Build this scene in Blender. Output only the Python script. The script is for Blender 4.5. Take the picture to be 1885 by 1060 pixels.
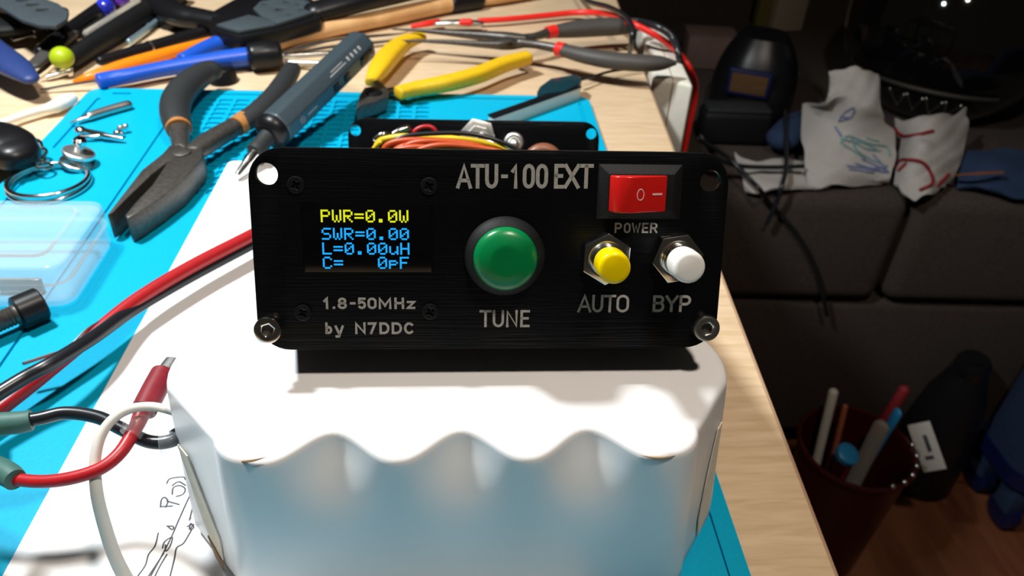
import bpy, bmesh, math, random
from mathutils import Vector, Matrix
random.seed(7)
V = Vector
S = 0.001                                   # everything below is written in millimetres
SC = bpy.context.scene
COL = SC.collection
for _o in list(bpy.data.objects):
    bpy.data.objects.remove(_o)

# ------------------------------------------------------------------ camera
FPX = 1450.0
PITCH, ROLL, YAW = math.radians(36.37), math.radians(3.04), math.radians(-5.17)
CAM = V((0, 0, 183.3))
_rz = Matrix.Rotation(YAW, 3, 'Z')
_fw = V((0, math.cos(PITCH), -math.sin(PITCH)))
_up0 = V((0, math.sin(PITCH), math.cos(PITCH)))
_rt0 = V((1, 0, 0))
FW = _rz @ _fw
RT = _rz @ (_rt0 * math.cos(ROLL) + _up0 * math.sin(ROLL))
UP = _rz @ (-_rt0 * math.sin(ROLL) + _up0 * math.cos(ROLL))
cam = bpy.data.cameras.new('camera')
cam.sensor_width = 36.0
cam.sensor_fit = 'HORIZONTAL'
cam.lens = FPX / 1885.0 * 36.0
cam.clip_start = 0.005
cam.clip_end = 50
cam.dof.use_dof = True
cam.dof.focus_distance = 0.172
cam.dof.aperture_fstop = 30.0
camo = bpy.data.objects.new('camera', cam)
COL.objects.link(camo)
camo.matrix_world = Matrix((
    (RT.x, UP.x, -FW.x, CAM.x * S),
    (RT.y, UP.y, -FW.y, CAM.y * S),
    (RT.z, UP.z, -FW.z, CAM.z * S),
    (0, 0, 0, 1)))
SC.camera = camo

# ------------------------------------------------------------------ world, lamps, exposure
SC.view_settings.view_transform = 'Standard'
SC.view_settings.look = 'None'
SC.view_settings.gamma = 1
SC.view_settings.use_curve_mapping = False
SC.view_settings.exposure = 0.0
W = bpy.data.worlds.new('world')
SC.world = W
W.use_nodes = True
W.node_tree.nodes['Background'].inputs[0].default_value = (1.0, 0.86, 0.72, 1)
W.node_tree.nodes['Background'].inputs[1].default_value = 0.02

def spot(name, loc, target, watts, color, radius, angle, blend):
    l = bpy.data.lights.new(name, 'SPOT')
    l.energy = watts; l.color = color; l.shadow_soft_size = radius * S
    l.spot_size = math.radians(angle); l.spot_blend = blend
    o = bpy.data.objects.new(name, l); COL.objects.link(o)
    o.location = V(loc) * S
    o.rotation_euler = (V(target) - V(loc)).to_track_quat('-Z', 'Y').to_euler()
    return o
# cool desk lamp, up on the left behind the tuner; warm lamp overhead on this side
spot('desk_lamp_light', (-265, 330, 520), (-60, 230, 0), 21.0, (0.93, 0.98, 1.0), 32, 120, 0.5)
spot('ceiling_lamp_light', (150, 30, 740), (20, 180, -50), 14.0, (1.0, 0.87, 0.75), 32, 130, 0.6)

# ------------------------------------------------------------------ pixel -> place
def ray(u, v):
    return FW + RT * ((u - 942.5) / FPX) - UP * ((v - 530) / FPX)
def P(u, v, z=0.0):
    r = ray(u, v)
    return CAM + r * ((z - CAM.z) / r.z)
def mm(p, wpx):                              # size in mm of wpx pixels seen at point p
    return wpx * (V(p) - CAM).dot(FW) / FPX

# ------------------------------------------------------------------ materials
MATS = {}
def mat(name, col, rough=0.5, metal=0.0, bump=0.0, bscale=400.0, var=0.06, trans=0.0, ior=1.45, coat=0.0,
        emit=None, spec=0.5, stretch=None):
    if name in MATS: return MATS[name]
    m = bpy.data.materials.new(name); m.use_nodes = True
    nt = m.node_tree; b = nt.nodes['Principled BSDF']
    b.inputs['Roughness'].default_value = rough
    b.inputs['Metallic'].default_value = metal
    b.inputs['Transmission Weight'].default_value = trans
    b.inputs['IOR'].default_value = ior
    b.inputs['Coat Weight'].default_value = coat
    b.inputs['Specular IOR Level'].default_value = spec
    tc = nt.nodes.new('ShaderNodeTexCoord')
    mp = nt.nodes.new('ShaderNodeMapping')
    nt.links.new(tc.outputs['Object'], mp.inputs[0])
    if stretch: mp.inputs['Scale'].default_value = stretch
    n = nt.nodes.new('ShaderNodeTexNoise'); n.inputs['Scale'].default_value = bscale
    n.inputs['Detail'].default_value = 3
    nt.links.new(mp.outputs[0], n.inputs['Vector'])
    r = nt.nodes.new('ShaderNodeValToRGB')
    r.color_ramp.elements[0].position = 0.3; r.color_ramp.elements[1].position = 0.7
    r.color_ramp.elements[0].color = tuple(c * (1 - var) for c in col) + (1,)
    r.color_ramp.elements[1].color = tuple(min(1, c * (1 + var)) for c in col) + (1,)
    nt.links.new(n.outputs['Fac'], r.inputs[0])
    nt.links.new(r.outputs[0], b.inputs['Base Color'])
    if bump:
        bp = nt.nodes.new('ShaderNodeBump'); bp.inputs['Strength'].default_value = bump
        bp.inputs['Distance'].default_value = 0.0006
        nt.links.new(n.outputs['Fac'], bp.inputs['Height'])
        nt.links.new(bp.outputs[0], b.inputs['Normal'])
    if emit:
        b.inputs['Emission Color'].default_value = tuple(emit[:3]) + (1,)
        b.inputs['Emission Strength'].default_value = emit[3]
    MATS[name] = m
    return m

def wood_mat(name, c1, c2, rough, sx, sy, scale, bump=0.05):
    m = bpy.data.materials.new(name); m.use_nodes = True
    nt = m.node_tree; b = nt.nodes['Principled BSDF']
    b.inputs['Roughness'].default_value = rough
    tc = nt.nodes.new('ShaderNodeTexCoord'); mp = nt.nodes.new('ShaderNodeMapping')
    mp.inputs['Scale'].default_value = (sx, sy, 1)
    nt.links.new(tc.outputs['Object'], mp.inputs[0])
    n = nt.nodes.new('ShaderNodeTexNoise'); n.inputs['Scale'].default_value = scale
    n.inputs['Detail'].default_value = 6; n.inputs['Distortion'].default_value = 0.8
    nt.links.new(mp.outputs[0], n.inputs['Vector'])
    r = nt.nodes.new('ShaderNodeValToRGB')
    r.color_ramp.elements[0].position = 0.32; r.color_ramp.elements[1].position = 0.68
    r.color_ramp.elements[0].color = c1 + (1,); r.color_ramp.elements[1].color = c2 + (1,)
    nt.links.new(n.outputs['Fac'], r.inputs[0]); nt.links.new(r.outputs[0], b.inputs['Base Color'])
    bp = nt.nodes.new('ShaderNodeBump'); bp.inputs['Strength'].default_value = bump
    bp.inputs['Distance'].default_value = 0.0003
    nt.links.new(n.outputs['Fac'], bp.inputs['Height']); nt.links.new(bp.outputs[0], b.inputs['Normal'])
    MATS[name] = m
    return m

def plank_mat(name):
    m = wood_mat(name, (0.14, 0.045, 0.019), (0.27, 0.10, 0.046), 0.42, 1, 0.12, 26)
    nt = m.node_tree; b = nt.nodes['Principled BSDF']
    tc = nt.nodes.new('ShaderNodeTexCoord')
    br = nt.nodes.new('ShaderNodeTexBrick')
    br.inputs['Scale'].default_value = 1.0
    br.inputs['Brick Width'].default_value = 1.2; br.inputs['Row Height'].default_value = 0.19
    br.inputs['Mortar Size'].default_value = 0.0015
    br.inputs['Color1'].default_value = (1, 1, 1, 1); br.inputs['Color2'].default_value = (0.78, 0.75, 0.72, 1)
    br.inputs['Mortar'].default_value = (0.2, 0.2, 0.2, 1)
    mx = nt.nodes.new('ShaderNodeMix'); mx.data_type = 'RGBA'; mx.blend_type = 'MULTIPLY'
    mx.inputs[0].default_value = 1.0
    nt.links.new(tc.outputs['Object'], br.inputs['Vector'])
    src = b.inputs['Base Color'].links[0].from_socket
    nt.links.new(src, mx.inputs[6]); nt.links.new(br.outputs['Color'], mx.inputs[7])
    nt.links.new(mx.outputs[2], b.inputs['Base Color'])
    return m

def brushed_mat(name):                       # anodised black panel with fine brushed scratches along x
    m = mat(name, (0.0035, 0.0038, 0.0048), 0.30, 0.0, spec=0.12)
    nt = m.node_tree; b = nt.nodes['Principled BSDF']
    tc = nt.nodes.new('ShaderNodeTexCoord'); mp = nt.nodes.new('ShaderNodeMapping')
    mp.inputs['Scale'].default_value = (55, 900, 2600)
    nt.links.new(tc.outputs['Object'], mp.inputs[0])
    n = nt.nodes.new('ShaderNodeTexNoise'); n.inputs['Scale'].default_value = 1.0; n.inputs['Detail'].default_value = 2
    nt.links.new(mp.outputs[0], n.inputs['Vector'])
    bp = nt.nodes.new('ShaderNodeBump'); bp.inputs['Strength'].default_value = 0.7
    bp.inputs['Distance'].default_value = 0.00014
    nt.links.new(n.outputs['Fac'], bp.inputs['Height']); nt.links.new(bp.outputs[0], b.inputs['Normal'])
    return m

WOOD = wood_mat('table_veneer', (0.63, 0.455, 0.275), (0.77, 0.59, 0.39), 0.45, 1.0, 9.0, 38)
WOOD_EDGE = mat('table_edge_band', (0.42, 0.27, 0.17), 0.4, bscale=60)
FLOOR = plank_mat('floor_planks')
HANDLE_WOOD = wood_mat('pale_handle_wood', (0.55, 0.29, 0.11), (0.78, 0.47, 0.22), 0.4, 1, 1, 30)
STICK_WOOD = mat('stick_wood', (0.72, 0.55, 0.34), 0.6)
MATBLUE = mat('cyan_silicone', (0.0, 0.365, 0.575), 0.5, spec=0.2, bump=0.06, bscale=900, var=0.04)
PAPER = mat('white_paper', (0.86, 0.86, 0.86), 0.85, var=0.01)
INK = mat('pen_ink', (0.03, 0.03, 0.04), 0.6)
WRAP = mat('white_shrink_wrap', (0.80, 0.80, 0.80), 0.33, bump=0.04, bscale=60, var=0.015)
CARD = mat('beige_card', (0.78, 0.69, 0.55), 0.7)
CARD_D = mat('brown_card', (0.28, 0.17, 0.08), 0.7)
PANEL = brushed_mat('brushed_black_panel')
BLACK = mat('black_plastic', (0.007, 0.007, 0.008), 0.34, spec=0.35)
BLACKM = mat('matt_black_plastic', (0.0065, 0.0065, 0.007), 0.6, spec=0.25, bump=0.15, bscale=2500)
GLASSBLK = mat('display_glass', (0.002, 0.0022, 0.003), 0.12)
PRINT = mat('grey_print', (0.34, 0.33, 0.31), 0.6, bscale=1500, var=0.15)
OLEDY = mat('oled_yellow', (0.0, 0.0, 0.0), 0.6, emit=(0.75, 0.80, 0.01, 1.0))
OLEDB = mat('oled_blue', (0.0, 0.0, 0.0), 0.6, emit=(0.012, 0.42, 1.0, 1.0))
GREEN = mat('green_button', (0.0, 0.17, 0.045), 0.30, var=0.02)
YELLOWB = mat('yellow_button', (0.80, 0.58, 0.0), 0.22, var=0.02)
WHITEB = mat('white_button', (0.78, 0.76, 0.72), 0.28, var=0.02)
RED = mat('red_rocker', (0.50, 0.010, 0.008), 0.22, var=0.02)
MARK = mat('rocker_mark', (0.75, 0.45, 0.42), 0.5)
CHROME = mat('chrome', (0.75, 0.73, 0.70), 0.16, 1.0, var=0.03)
STEEL = mat('steel', (0.52, 0.51, 0.49), 0.32, 1.0, var=0.08)
DSTEEL = mat('dark_tool_steel', (0.11, 0.10, 0.09), 0.45, 0.75, bump=0.1, bscale=500, var=0.2)
REDW = mat('red_wire', (0.40, 0.010, 0.014), 0.38, var=0.04)
REDW2 = mat('red_sleeve', (0.20, 0.014, 0.022), 0.45, var=0.12)
REDC = mat('bright_red_cable', (0.72, 0.02, 0.015), 0.35, var=0.03)
BLKW = mat('black_wire', (0.012, 0.013, 0.016), 0.30)
WHTW = mat('white_wire', (0.68, 0.66, 0.60), 0.45, var=0.02)
TEALS = mat('dark_green_sleeve', (0.045, 0.13, 0.11), 0.55)
def clear_mat(name, tint, cover, rough):     # thin clear plastic: mostly lets light straight through, with a milky gloss
    m = mat(name, (0.72, 0.78, 0.80), rough, var=0.01)
    nt = m.node_tree; b = nt.nodes['Principled BSDF']; out = nt.nodes['Material Output']
    t = nt.nodes.new('ShaderNodeBsdfTransparent'); t.inputs[0].default_value = tint + (1,)
    lw = nt.nodes.new('ShaderNodeLayerWeight'); lw.inputs[0].default_value = 0.35
    mr_ = nt.nodes.new('ShaderNodeMapRange'); mr_.inputs[3].default_value = cover; mr_.inputs[4].default_value = min(1, cover + 0.32)
    nt.links.new(lw.outputs['Facing'], mr_.inputs[0])
    mx = nt.nodes.new('ShaderNodeMixShader')
    nt.links.new(mr_.outputs[0], mx.inputs[0]); nt.links.new(t.outputs[0], mx.inputs[1]); nt.links.new(b.outputs[0], mx.inputs[2])
    nt.links.new(mx.outputs[0], out.inputs[0])
    return m
CLEARB = clear_mat('clear_box_plastic', (0.97, 0.99, 1.0), 0.045, 0.10)
CLEARS = clear_mat('clear_sleeve_plastic', (0.96, 0.97, 0.98), 0.10, 0.12)
NICKEL = mat('bright_nickel', (0.85, 0.84, 0.82), 0.40, 1.0, var=0.03)
YELW = mat('yellow_wire', (0.80, 0.52, 0.02), 0.4)
ORGW = mat('orange_wire', (0.45, 0.06, 0.008), 0.4)
COPPER = mat('brown_coil', (0.22, 0.08, 0.04), 0.4)
PCB = mat('green_board', (0.01, 0.09, 0.04), 0.4)
GRIP = mat('charcoal_grip', (0.022, 0.024, 0.025), 0.55, bump=0.12, bscale=900)
GRIP2 = mat('warm_grey_grip', (0.055, 0.050, 0.045), 0.55, bump=0.12, bscale=900)
ORB = mat('orange_band', (0.40, 0.17, 0.045), 0.5)
IRON = mat('blue_grey_aluminium', (0.060, 0.085, 0.100), 0.30, 0.35, var=0.03)
YELG = mat('yellow_grip', (0.72, 0.44, 0.01), 0.45, bump=0.08, bscale=500, var=0.08)
BLUEH = mat('royal_blue_handle', (0.012, 0.085, 0.50), 0.33, var=0.05)
NAVY = mat('navy_handle', (0.018, 0.04, 0.16), 0.5)
NAVY2 = mat('dark_navy', (0.004, 0.008, 0.05), 0.4)
ORANGE = mat('orange_barrel', (0.85, 0.22, 0.005), 0.35, var=0.04)
LIME = mat('lime_plastic', (0.38, 0.50, 0.01), 0.35, var=0.04)
STRAP = mat('slate_rubber', (0.045, 0.06, 0.068), 0.55)
CLEART = mat('grey_clear_tube', (0.55, 0.52, 0.46), 0.2, trans=0.6, ior=1.2)
MARBLE = mat('blue_glass', (0.02, 0.03, 0.42), 0.1, coat=0.5, bscale=120, var=0.6)
MARBLE2 = mat('purple_glass', (0.10, 0.03, 0.30), 0.1, coat=0.5, bscale=120, var=0.6)
PALEBL = mat('pale_blue_steel', (0.32, 0.46, 0.54), 0.3, 0.7)
COTTON = mat('cotton', (0.80, 0.78, 0.72), 0.9, bump=0.3, bscale=900)
IVORY = mat('ivory_plastic', (0.66, 0.64, 0.56), 0.45, var=0.03)
TEALP = mat('dark_teal_plastic', (0.008, 0.035, 0.045), 0.25)
SOFA = mat('dark_brown_upholstery', (0.046, 0.034, 0.028), 0.95, bump=0.6, bscale=300, var=0.25)
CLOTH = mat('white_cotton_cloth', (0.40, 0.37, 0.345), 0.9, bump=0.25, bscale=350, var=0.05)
REDT = mat('red_piping', (0.22, 0.010, 0.014), 0.7)
EMB_G = mat('sea_green_print', (0.17, 0.32, 0.32), 0.8)
EMB_B = mat('pale_blue_print', (0.16, 0.20, 0.36), 0.8)
SHELL = mat('glossy_black_shell', (0.006, 0.006, 0.007), 0.10, coat=0.6)
VISOR = mat('smoked_visor', (0.004, 0.004, 0.004), 0.06, coat=1.0)
DARKFAB = mat('dark_blue_fabric', (0.012, 0.030, 0.075), 0.9, bump=0.4, bscale=400, var=0.2)
AMBER = mat('amber_filter', (0.10, 0.055, 0.025), 0.15)
PINKB = mat('dusty_pink_card', (0.16, 0.105, 0.09), 0.7, var=0.12, bscale=30)
TAN = mat('tan_card', (0.30, 0.25, 0.19), 0.7)
OLIVE = mat('olive_card', (0.12, 0.10, 0.02), 0.7)
REDBIN = mat('dark_red_plastic', (0.045, 0.004, 0.005), 0.25)
WALLM = mat('dim_wall_paint', (0.12, 0.10, 0.09), 0.9)
LEG = mat('grey_leg_metal', (0.25, 0.25, 0.25), 0.4, 0.8)
SKYB = mat('sky_blue_plastic', (0.02, 0.24, 0.50), 0.4)
PENC = mat('reddish_pencil', (0.35, 0.10, 0.05), 0.5)

# ------------------------------------------------------------------ mesh helpers
ORIG = {}
def _link(name, bm, m, parent, o, smooth=40):
    bmesh.ops.recalc_face_normals(bm, faces=bm.faces[:])
    for v in bm.verts: v.co = (v.co - o) * S
    me = bpy.data.meshes.new(name); bm.to_mesh(me); bm.free()
    me.materials.append(m)
    for p in me.polygons: p.use_smooth = True
    me.set_sharp_from_angle(angle=math.radians(smooth))
    ob = bpy.data.objects.new(name, me); COL.objects.link(ob)
    return ob
def part(name, bm, m, parent, label=None, smooth=40):
    o = ORIG[parent]
    ob = _link(name, bm, m, parent, o, smooth)
    ob.parent = parent; ORIG[ob] = o
    if label: ob['label'] = label
    return ob
def tag(o, label, cat, group=None, kind=None):
    o['label'] = label; o['category'] = cat
    if group: o['group'] = group
    if kind: o['kind'] = kind
    return o
def thing(name, label, cat, origin, group=None):
    o = bpy.data.objects.new(name, None); COL.objects.link(o)
    o.empty_display_size = 0.02
    o.location = V(origin) * S; ORIG[o] = V(origin)
    return tag(o, label, cat, group)
def solo(name, bm, m, label, cat, origin, group=None, smooth=40):
    o = _link(name, bm, m, None, V(origin), smooth)
    o.location = V(origin) * S; ORIG[o] = V(origin)
    return tag(o, label, cat, group)
def struct(name, bm, m, origin=(0, 0, 0)):
    o = _link(name, bm, m, None, V(origin)); o.location = V(origin) * S
    o['kind'] = 'structure'; ORIG[o] = V(origin); return o
def join(*bms):
    a = bms[0]
    for b in bms[1:]:
        me = bpy.data.meshes.new('tmp'); b.to_mesh(me); b.free(); a.from_mesh(me); bpy.data.meshes.remove(me)
    return a
class Fr:
    def __init__(s, o, ex, ey, ez): s.o, s.ex, s.ey, s.ez = V(o), V(ex), V(ey), V(ez)
    def __call__(s, x, y, z): return s.o + s.ex * x + s.ey * y + s.ez * z
WORLD = Fr((0, 0, 0), (1, 0, 0), (0, 1, 0), (0, 0, 1))
def bevel(bm, w, seg=2, ang=35):
    if w <= 0: return bm
    bm.normal_update()
    es = [e for e in bm.edges if len(e.link_faces) == 2 and e.calc_face_angle(0) > math.radians(ang)]
    bmesh.ops.bevel(bm, geom=es, offset=w, segments=seg, affect='EDGES', profile=0.5, clamp_overlap=True)
    return bm
def loft(rings, cap=True, closed=False):
    bm = bmesh.new()
    R = [[bm.verts.new(p) for p in r] for r in rings]
    n = len(R[0])
    rng = range(len(R)) if closed else range(len(R) - 1)
    for i in rng:
        a, b = R[i], R[(i + 1) % len(R)]
        for j in range(n):
            bm.faces.new((a[j], a[(j + 1) % n], b[(j + 1) % n], b[j]))
    if cap and not closed:
        bm.faces.new(R[0][::-1]); bm.faces.new(R[-1])
    return bm
def box(c, size, fr=WORLD, bev=0.0, seg=2):
    x, y, z = [s / 2 for s in size]; c = V(c)
    bm = bmesh.new(); v = []
    for dz in (-z, z):
        for dx, dy in ((-x, -y), (x, -y), (x, y), (-x, y)):
            v.append(bm.verts.new(fr(c.x + dx, c.y + dy, c.z + dz)))
    for f in ((3, 2, 1, 0), (4, 5, 6, 7), (0, 1, 5, 4), (1, 2, 6, 5), (2, 3, 7, 6), (3, 0, 4, 7)):
        bm.faces.new([v[i] for i in f])
    bm.normal_update()
    return bevel(bm, bev, seg)
def prism(pts, dirv, bev=0.0, seg=2):        # world polygon swept along dirv
    bm = bmesh.new(); d = V(dirv)
    a = [bm.verts.new(V(p)) for p in pts]; b = [bm.verts.new(V(p) + d) for p in pts]
    n = len(a)
    bm.faces.new(a[::-1]); bm.faces.new(b)
    for i in range(n): bm.faces.new((a[i], a[(i + 1) % n], b[(i + 1) % n], b[i]))
    bmesh.ops.recalc_face_normals(bm, faces=bm.faces[:])
    return bevel(bm, bev, seg)
def plate(outer, holes, fr, t, bev=0.0):     # 2D loops in fr x/y, thickness along fr z (0..t)
    bm = bmesh.new(); es = []
    for lp in [outer] + list(holes):
        vs = [bm.verts.new(V((p[0], p[1], 0))) for p in lp]
        for i in range(len(vs)): es.append(bm.edges.new((vs[i], vs[(i + 1) % len(vs)])))
    bmesh.ops.triangle_fill(bm, use_beauty=True, use_dissolve=False, edges=es, normal=V((0, 0, 1)))
    g = bmesh.ops.extrude_face_region(bm, geom=bm.faces[:])
    for e in g['geom']:
        if isinstance(e, bmesh.types.BMVert): e.co.z += t
    bmesh.ops.recalc_face_normals(bm, faces=bm.faces[:])
    bevel(bm, bev, 2)
    for v in bm.verts: v.co = fr(*v.co)
    return bm
def rrect(x0, x1, y0, y1, r, n=6):
    out = []
    for cx, cy, a0 in ((x1 - r, y1 - r, 0), (x0 + r, y1 - r, 90), (x0 + r, y0 + r, 180), (x1 - r, y0 + r, 270)):
        for i in range(n + 1):
            a = math.radians(a0 + 90 * i / n); out.append((cx + r * math.cos(a), cy + r * math.sin(a)))
    return out
def circ(cx, cy, r, n=24, ry=None, a0=0):
    return [(cx + r * math.cos(a0 + 2 * math.pi * i / n), cy + (ry or r) * math.sin(a0 + 2 * math.pi * i / n)) for i in range(n)]
def crom(ctrl, k=8):
    out = []; n = len(ctrl); L = len(ctrl[0])
    for i in range(n - 1):
        p0 = ctrl[max(0, i - 1)]; p1 = ctrl[i]; p2 = ctrl[i + 1]; p3 = ctrl[min(n - 1, i + 2)]
        for j in range(k):
            t = j / k
            out.append(tuple(0.5 * ((2 * p1[q]) + (-p0[q] + p2[q]) * t + (2 * p0[q] - 5 * p1[q] + 4 * p2[q] - p3[q]) * t * t
                                    + (-p0[q] + 3 * p1[q] - 3 * p2[q] + p3[q]) * t ** 3) for q in range(L)))
    out.append(tuple(ctrl[-1])); return out
def tube(ctrl, k=8, n=14, ends='round', flat=1.0, sq=1.0, up=V((0, 0, 1))):
    """ctrl: (x,y,z,r). flat scales the section along the up direction, sq<1 squares the section."""
    pts = crom(ctrl, k) if k > 1 else [tuple(c) for c in ctrl]
    if ends in ('round', 'soft'):
        kk = 0.9 if ends == 'round' else 0.28
        def cap(a, b):
            d = (V(a[:3]) - V(b[:3])).normalized(); r = a[3]; o = []
            for q in (0.35, 0.65, 0.87, 0.98):
                o.append((*(V(a[:3]) + d * r * q * kk), r * math.sqrt(max(0.0, 1 - q * q))))
            return o
        pts = cap(pts[0], pts[1])[::-1] + pts + cap(pts[-1], pts[-2])
    rings = []; N = len(pts); side0 = None
    for i in range(N):
        a = V(pts[max(0, i - 1)][:3]); b = V(pts[min(N - 1, i + 1)][:3]); t = (b - a).normalized()
        s = t.cross(up)
        if s.length < 1e-3: s = side0 or t.orthogonal()
        s.normalize()
        if side0 is not None and s.dot(side0) < 0: s = -s
        side0 = s; w = s.cross(t).normalized()
        c = V(pts[i][:3]); r = pts[i][3]
        ring = []
        for j in range(n):
            an = 2 * math.pi * (j + 0.5) / n; ca, sa = math.cos(an), math.sin(an)
            if sq != 1.0:
                ca = math.copysign(abs(ca) ** sq, ca); sa = math.copysign(abs(sa) ** sq, sa)
            ring.append(c + s * (r * ca) + w * (r * flat * sa))
        rings.append(ring)
    return loft(rings)
def PW(u, v, z, wpx):                        # pixel control point -> (x,y,z,r)
    p = P(u, v, z); return (p.x, p.y, p.z, mm(p, wpx) / 2)
def ptube(ctrl, **kw): return tube([c[:4] if len(c) == 5 else PW(*c) for c in ctrl], **kw)
def ext(c, steps):                            # carry a cable on past the point c, out of the picture
    x, y, z, r = PW(*c)
    return [(x + dx, y + dy, zz_, r, 0) for dx, dy, zz_ in steps]
def drop(uv, z0, wpx, zs):                   # hang straight down from the point seen at uv
    p = P(*uv, z0); r = mm(p, wpx) / 2
    return [(p.x, p.y, z, r, 0) for z in zs]
def lathe(p0, d, prof, n=32, cap=True):      # prof: (t, r) along unit d
    p0 = V(p0); d = V(d).normalized(); a = d.orthogonal().normalized(); b = d.cross(a)
    return loft([[p0 + d * t + (a * math.cos(2 * math.pi * j / n) + b * math.sin(2 * math.pi * j / n)) * max(r, 0.02) for j in range(n)] for t, r in prof], cap)
def ball(c, r, sc=(1, 1, 1), fr=None, seg=24):
    bm = bmesh.new(); bmesh.ops.create_uvsphere(bm, u_segments=seg, v_segments=seg // 2, radius=1)
    c = V(c)
    for v in bm.verts:
        q = V((v.co.x * sc[0], v.co.y * sc[1], v.co.z * sc[2])) * r
        v.co = c + (fr.ex * q.x + fr.ey * q.y + fr.ez * q.z if fr else q)
    return bm
def ring(c, R, r, ex, ey, n=48, m=10, sx=1.0):
    c = V(c); ex = V(ex).normalized(); ey = V(ey).normalized(); ez = ex.cross(ey)
    rings = []
    for i in range(n):
        a = 2 * math.pi * i / n; d = ex * math.cos(a) * sx + ey * math.sin(a); cc = c + d * R; dn = d.normalized()
        rings.append([cc + dn * r * math.cos(2 * math.pi * j / m) + ez * r * math.sin(2 * math.pi * j / m) for j in range(m)])
    return loft(rings, closed=True)
def sheet(grid, t, k=6, wob=0.0, seed=1):    # grid of points -> smooth thick cloth
    rows = [crom([tuple(p) for p in r], k) for r in grid]
    cols = list(zip(*rows))
    cols = [crom(list(c), k) for c in cols]
    rnd = random.Random(seed)
    ph = [rnd.uniform(0, 6.28) for _ in range(6)]
    nu, nv = len(cols), len(cols[0])
    bm = bmesh.new(); G = []
    for i in range(nu):
        G.append([])
        for j in range(nv):
            p = V(cols[i][j])
            w = math.sin(i * 0.55 + ph[0] + 0.2 * j) + math.sin(j * 0.7 + ph[1] - 0.3 * i) + 0.6 * math.sin((i + j) * 1.1 + ph[2])
            G[i].append(bm.verts.new(p + V((0, 0, w * wob))))
    for i in range(nu - 1):
        for j in range(nv - 1):
            bm.faces.new((G[i][j], G[i + 1][j], G[i + 1][j + 1], G[i][j + 1]))
    bm.normal_update()
    bmesh.ops.solidify(bm, geom=bm.faces[:], thickness=t)
    return bm
def zz(sc, ox, oy): return lambda x, y: (ox + x / sc, oy + y / sc)
z1 = zz(2.945, 0, 0); z2 = zz(2.693, 600, 0); z3 = zz(3.2125, 0, 150); z4 = zz(2.12, 0, 400)
z5 = zz(5.89, 0, 0); z6 = zz(4.284, 320, 0); z7 = zz(2.523, 0, 640); zb = zz(2.523, 1140, 0); zr = zz(1.558, 1285, 380)
ZT = -3.0                                    # table surface; the mat's top is z = 0

# ------------------------------------------------------------------ setting
ZF = -753.0
struct('floor', box((300, 900, ZF - 10), (5200, 4600, 20)), FLOOR)
struct('wall_back', box((300, 2420, ZF + 1300), (5200, 40, 2600)), WALLM)
struct('baseboard_back', box((300, 2392, ZF + 40), (5200, 16, 80), bev=3), WALLM)

# ------------------------------------------------------------------ table
e0 = P(1540, 1060, ZT); e1 = P(1241, 279, ZT); ed = (e1 - e0).normalized()
def edge_at(y): return e0 + ed * ((y - e0.y) / ed.y)
ta, tb = edge_at(-230), edge_at(790)
t_ = thing('table', 'light maple veneer worktable under the blue mat and tools', 'table', (-300, 280, ZF))
part('tabletop', prism([(-1000, -230, ZT), (ta.x, -230, ZT), (tb.x, 790, ZT), (-1000, 790, ZT)], (0, 0, -24), 0.8), WOOD, t_)
nrm = V((ed.y, -ed.x, 0))
part('edge_band', prism([V((ta.x, -230, ZT - 0.8)) + nrm * 0.05, V((ta.x, -230, ZT - 0.8)) + nrm * 1.1,
                         V((tb.x, 790, ZT - 0.8)) + nrm * 1.1, V((tb.x, 790, ZT - 0.8)) + nrm * 0.05], (0, 0, -22.4), 0.3), WOOD_EDGE, t_)
for lx, ly in ((-960, -190), (30, -190), (0, 750), (-960, 750)):
    part('leg', box((lx, ly, (ZF + ZT - 24) / 2), (45, 45, ZT - 24 - ZF), bev=3), LEG, t_)

# ------------------------------------------------------------------ silicone mat
mr = P(1404, 1054, 0).x * 0.5 + P(1072, 178, 0).x * 0.5
ml = P(160, 168, 0).x * 0.6 + P(65, 275, 0).x * 0.4
mt = (P(1072, 178, 0).y + P(300, 163, 0).y) / 2
mb = mt - 440
t_ = thing('silicone_mat', 'cyan silicone repair mat with ribbed compartments lying on the table', 'mat', (ml, mb, ZT))
part('base', prism([(x, y, ZT) for x, y in rrect(ml, mr, mb, mt, 8)], (0, 0, 2.0)), MATBLUE, t_)
holes = []
def hole(x0, x1, y0, y1, r=0.8): holes.append(rrect(x0, x1, y0, y1, r, 2)[::-1])
# long groove dividing the left tray
gx = (P(302, 232).x + P(174, 418).x + P(60, 590).x) / 3
hole(gx - 0.6, gx + 0.6, mb + 20, mt - 6)
# thin border grooves
hole(mr - 7.2, mr - 5.6, mb + 10, mt - 10)
hole(ml + 14, gx - 30, mt - 8.5, mt - 6)
hole(ml + 8, ml + 10.5, mt - 75, mt - 14)
hole(ml + 14, gx - 38, mt - 92, mt - 89)
hole(ml + 8, ml + 10.5, mt - 190, mt - 96)
hole(gx + 6, mr - 90, mt - 6.5, mt - 5)
hole(mr - 84, mr - 12, mt - 6.5, mt - 5)
# compartment grid beneath the pliers and the soldering pen
gx0, gx1 = gx + 10, mr - 92
nx, cw = 14, (gx1 - gx0) / 14
for i in range(nx):
    for j in range(18):
        hole(gx0 + i * cw + 0.9, gx0 + (i + 1) * cw - 0.9, mt - 12 - (j + 1) * 6.0 + 0.8, mt - 12 - j * 6.0 - 0.8)
part('top_layer', plate(rrect(ml, mr, mb, mt, 8), holes, Fr((0, 0, -1.0), (1, 0, 0), (0, 1, 0), (0, 0, 1)), 1.0, 0.0), MATBLUE, t_)

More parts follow.
